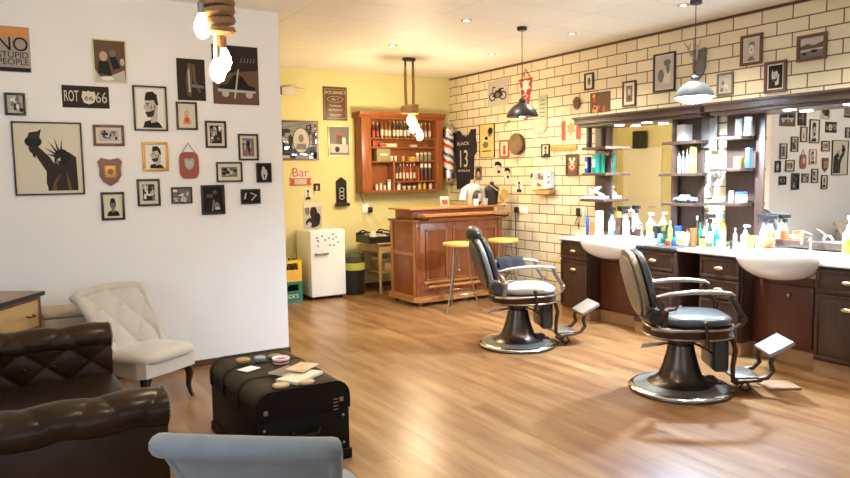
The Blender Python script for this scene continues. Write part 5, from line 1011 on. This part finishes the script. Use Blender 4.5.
# ---------------------------------------------------------------- trunk and its items
TX0, TX1, TY0, TY1, TH = 1.13, 1.675, 3.58, 4.49, .47
t = T('steamer_trunk', 'dark leather steamer trunk with rounded top used as coffee table', 'trunk', ((TX0+TX1)/2, (TY0+TY1)/2, 0)); w, l = (TX1-TX0)/2, (TY1-TY0)/2
MB().box(-w, w, -l, l, .06, .30, .006).box(-w-.01, w+.01, -l-.01, l+.01, 0, .06, .006).build('body', M_trunk, t)
def arc(w_, z0_, z1_, r, n=8):
    p = [(-w_, z0_)]+[(-w_+r-r*math.cos(PI/2*i/n), z1_-r+r*math.sin(PI/2*i/n)) for i in range(n+1)]
    return p+[(-x, z) for x, z in reversed(p)]
MB().prism(arc(w, .302, TH-.012, .09), -l, l).build('lid', [M_trunk], t, 40)
MB().prism(arc(w+.002, .45-.02, TH-.006, .088)[1:-1], -l+.02, l-.02).build('lid_canvas', M_trunkt, t, 40)
for y in (-l-.006, -l*.33, l*.33, l-.034):
    p = arc(w+.006, .302, TH-.002, .093); q = [(x*.97, z-.012) for x, z in p]
    MB().prism(p, y, y+.04).build('strap', M_trunk, t, 40)
for x, s in ((-w+.05, 1), (w-.05, 1)): MB().box(x-.012, x+.012, -l-.012, -l-.006, .345, .37, .002).build('corner_rivet', M_nick, t)
MB().tube([(-.08, -l-.012, .22), (-.06, -l-.04, .20), (.06, -l-.04, .20), (.08, -l-.012, .22)], .010, 8).build('side_handle', M_trunk, t)
q = MB()
for z_ in (.36, .34, .32, .30): q.box(w-.10, w-.07, -l-.008, -l-.0005, z_, z_+.006)
q.build('clasp', M_nick, t)
for x in (-w+.04, w-.04):
    for z_ in (.10, .26): MB().ball((x, -l-.004, z_), .008, 8).build('rivet', M_nick, t)
TZ = TH-.0015
def tp(px, py): a = P(px, py, 2, TZ); return a
a = tp(243, 362); c1 = T('coaster', 'round tan tin at the far left of the trunk top', 'tin', (a.x, a.y, TZ)); MB().lathe([(.042, 0), (.045, .004), (.045, .018), (.04, .022)], 20).build('tin', mat('brass_tin', (.45, .30, .12), .4, .5), c1)
a = tp(260, 360.5); c1 = T('coaster', 'small grey-lilac round tin next to the white note', 'tin', (a.x, a.y, TZ)); MB().lathe([(.034, 0), (.036, .003), (.036, .022), (.032, .026)], 20).build('tin', mat('lilac_tin', (.38, .36, .42), .4, .3), c1)
a = tp(275, 357.5); c1 = T('coaster', 'flat dark gold round tin at the far end of the trunk', 'tin', (a.x, a.y, TZ)); MB().lathe([(.042, 0), (.045, .004), (.045, .014), (.04, .017)], 20).build('tin', mat('old_gold_tin', (.33, .24, .09), .4, .5), c1)
a = tp(281, 362.5); c1 = T('ashtray', 'white and red round dish behind the magazines', 'dish', (a.x, a.y, TZ)); MB().lathe([(.048, 0), (.055, .03), (.052, .034), (.046, .028), (.042, .008)], 24).build('dish', M_wht, c1); MB().lathe([(.0505, .008), (.0535, .02)], 24).build('red_band', PM[wR], c1)
a = tp(249, 369); c1 = T('paper_note', 'square white paper note on the trunk', 'paper', (a.x, a.y, TZ), R(25)); MB().box(-.055, .055, -.045, .045, 0, .002).build('sheet', M_wht, c1)
for i, (px, py, rz, wx, wy, m1, lb) in enumerate(((300, 378, 32, .125, .075, PM[wC], 'lowest thick magazine of the pile on the trunk'), (286, 374.5, 28, .085, .06, mat('cover_brown', (.28, .22, .15), .4, noise=.5, ns=12), 'brown-covered magazine on the left of the pile'), (302, 372.5, 36, .085, .06, mat('cover_orange', (.72, .56, .42), .4, noise=.35, ns=9, col2=(.6, .3, .12)), 'pale orange magazine lying on the right of the pile'))):
    a = tp(px, py); z_ = TZ+(0 if i == 0 else .0165 if i == 1 else .0165)
    c1 = T('magazine', lb, 'magazine', (a.x, a.y, z_), R(rz)); MB().box(-wx, wx, -wy, wy, 0, .016 if i == 0 else .008, .001).build('pages', PM[wC], c1); MB().box(-wx, wx, -wy, wy, .0162 if i == 0 else .0082, .0175 if i == 0 else .0095).build('cover', m1, c1)
    if i: c1.location.z += .0015 + (i-1)*.0105
for (px, py), lb in zip(((281, 386.5), (306, 383)), ('round wooden coaster at the near left of the trunk top', 'round wooden coaster at the near right of the trunk top')):
    a = tp(px, py); c1 = T('coaster', lb, 'coaster', (a.x, a.y, TZ)); MB().lathe([(.044, 0), (.048, .004), (.048, .012), (.044, .014)], 24).build('disc', mat('coaster_wood', (.42, .28, .13), .4), c1); MB().lathe([(.036, .0142), (.036, .0155)], 24).build('inlay', mat('coaster_inlay', (.52, .40, .22), .4), c1)

# ---------------------------------------------------------------- dresser and the beige box
DA = math.atan2(.83, .56)
t = T('dresser', 'light wooden dresser with dark edges behind the sofa at the left edge', 'dresser', (.25, 5.62, 0), DA)
# local x runs along the front towards the right end (x from -L to 0), local y goes back
MB().box(-.72, 0, 0, .38, .10, .82).build('carcass', mat('dresser_side', (.22, .085, .035), .4, noise=.3, ns=5), t)
MB().box(-.74, .015, -.02, .39, .82, .845, .003).build('top', mat('dresser_top', (.30, .20, .10), .35, noise=.3, ns=5), t); MB().box(-.74, .015, -.026, -.02, .815, .843).build('top_edge', M_frk, t)
for k in range(3):
    z_ = .60-.20*k; dd = MB().box(-.69, -.06, -.015, -.001, z_+.01, z_+.19, .003).build('drawer', mat('drawer_front', (.56, .36, .13), .4, noise=.25, ns=4, stretch=(1, 8, 8)), t)
    for x in (-.55, -.16): MB().tube([(x-.035, -.015, z_+.10), (x-.03, -.035, z_+.09), (x+.03, -.035, z_+.09), (x+.035, -.015, z_+.10)], .005, 6).build('handle', M_blk, dd)
for x in (-.70, -.03):
    for y in (.03, .34): MB().cyl((x, y, 0), (x, y, .10), .02, .028).build('leg', M_frk, t)
t = T('beige_ottoman', 'beige upholstered box behind the sofa beside the ivory chair', 'ottoman', (.40, 5.86, 0), 0)
MB().box(-.14, .16, -.17, .17, .03, .62, .02, 3).build('box', mat('beige_fabric', (.55, .45, .33), .8, noise=.1, ns=20), t); MB().box(-.145, .165, -.175, .175, .62, .67, .02, 3).build('lid', mat('beige_fabric'), t)
for x in (-.1, .12):
    for y in (-.12, .12): MB().cyl((x, y, 0), (x, y, .03), .02).build('foot', M_legd, t)
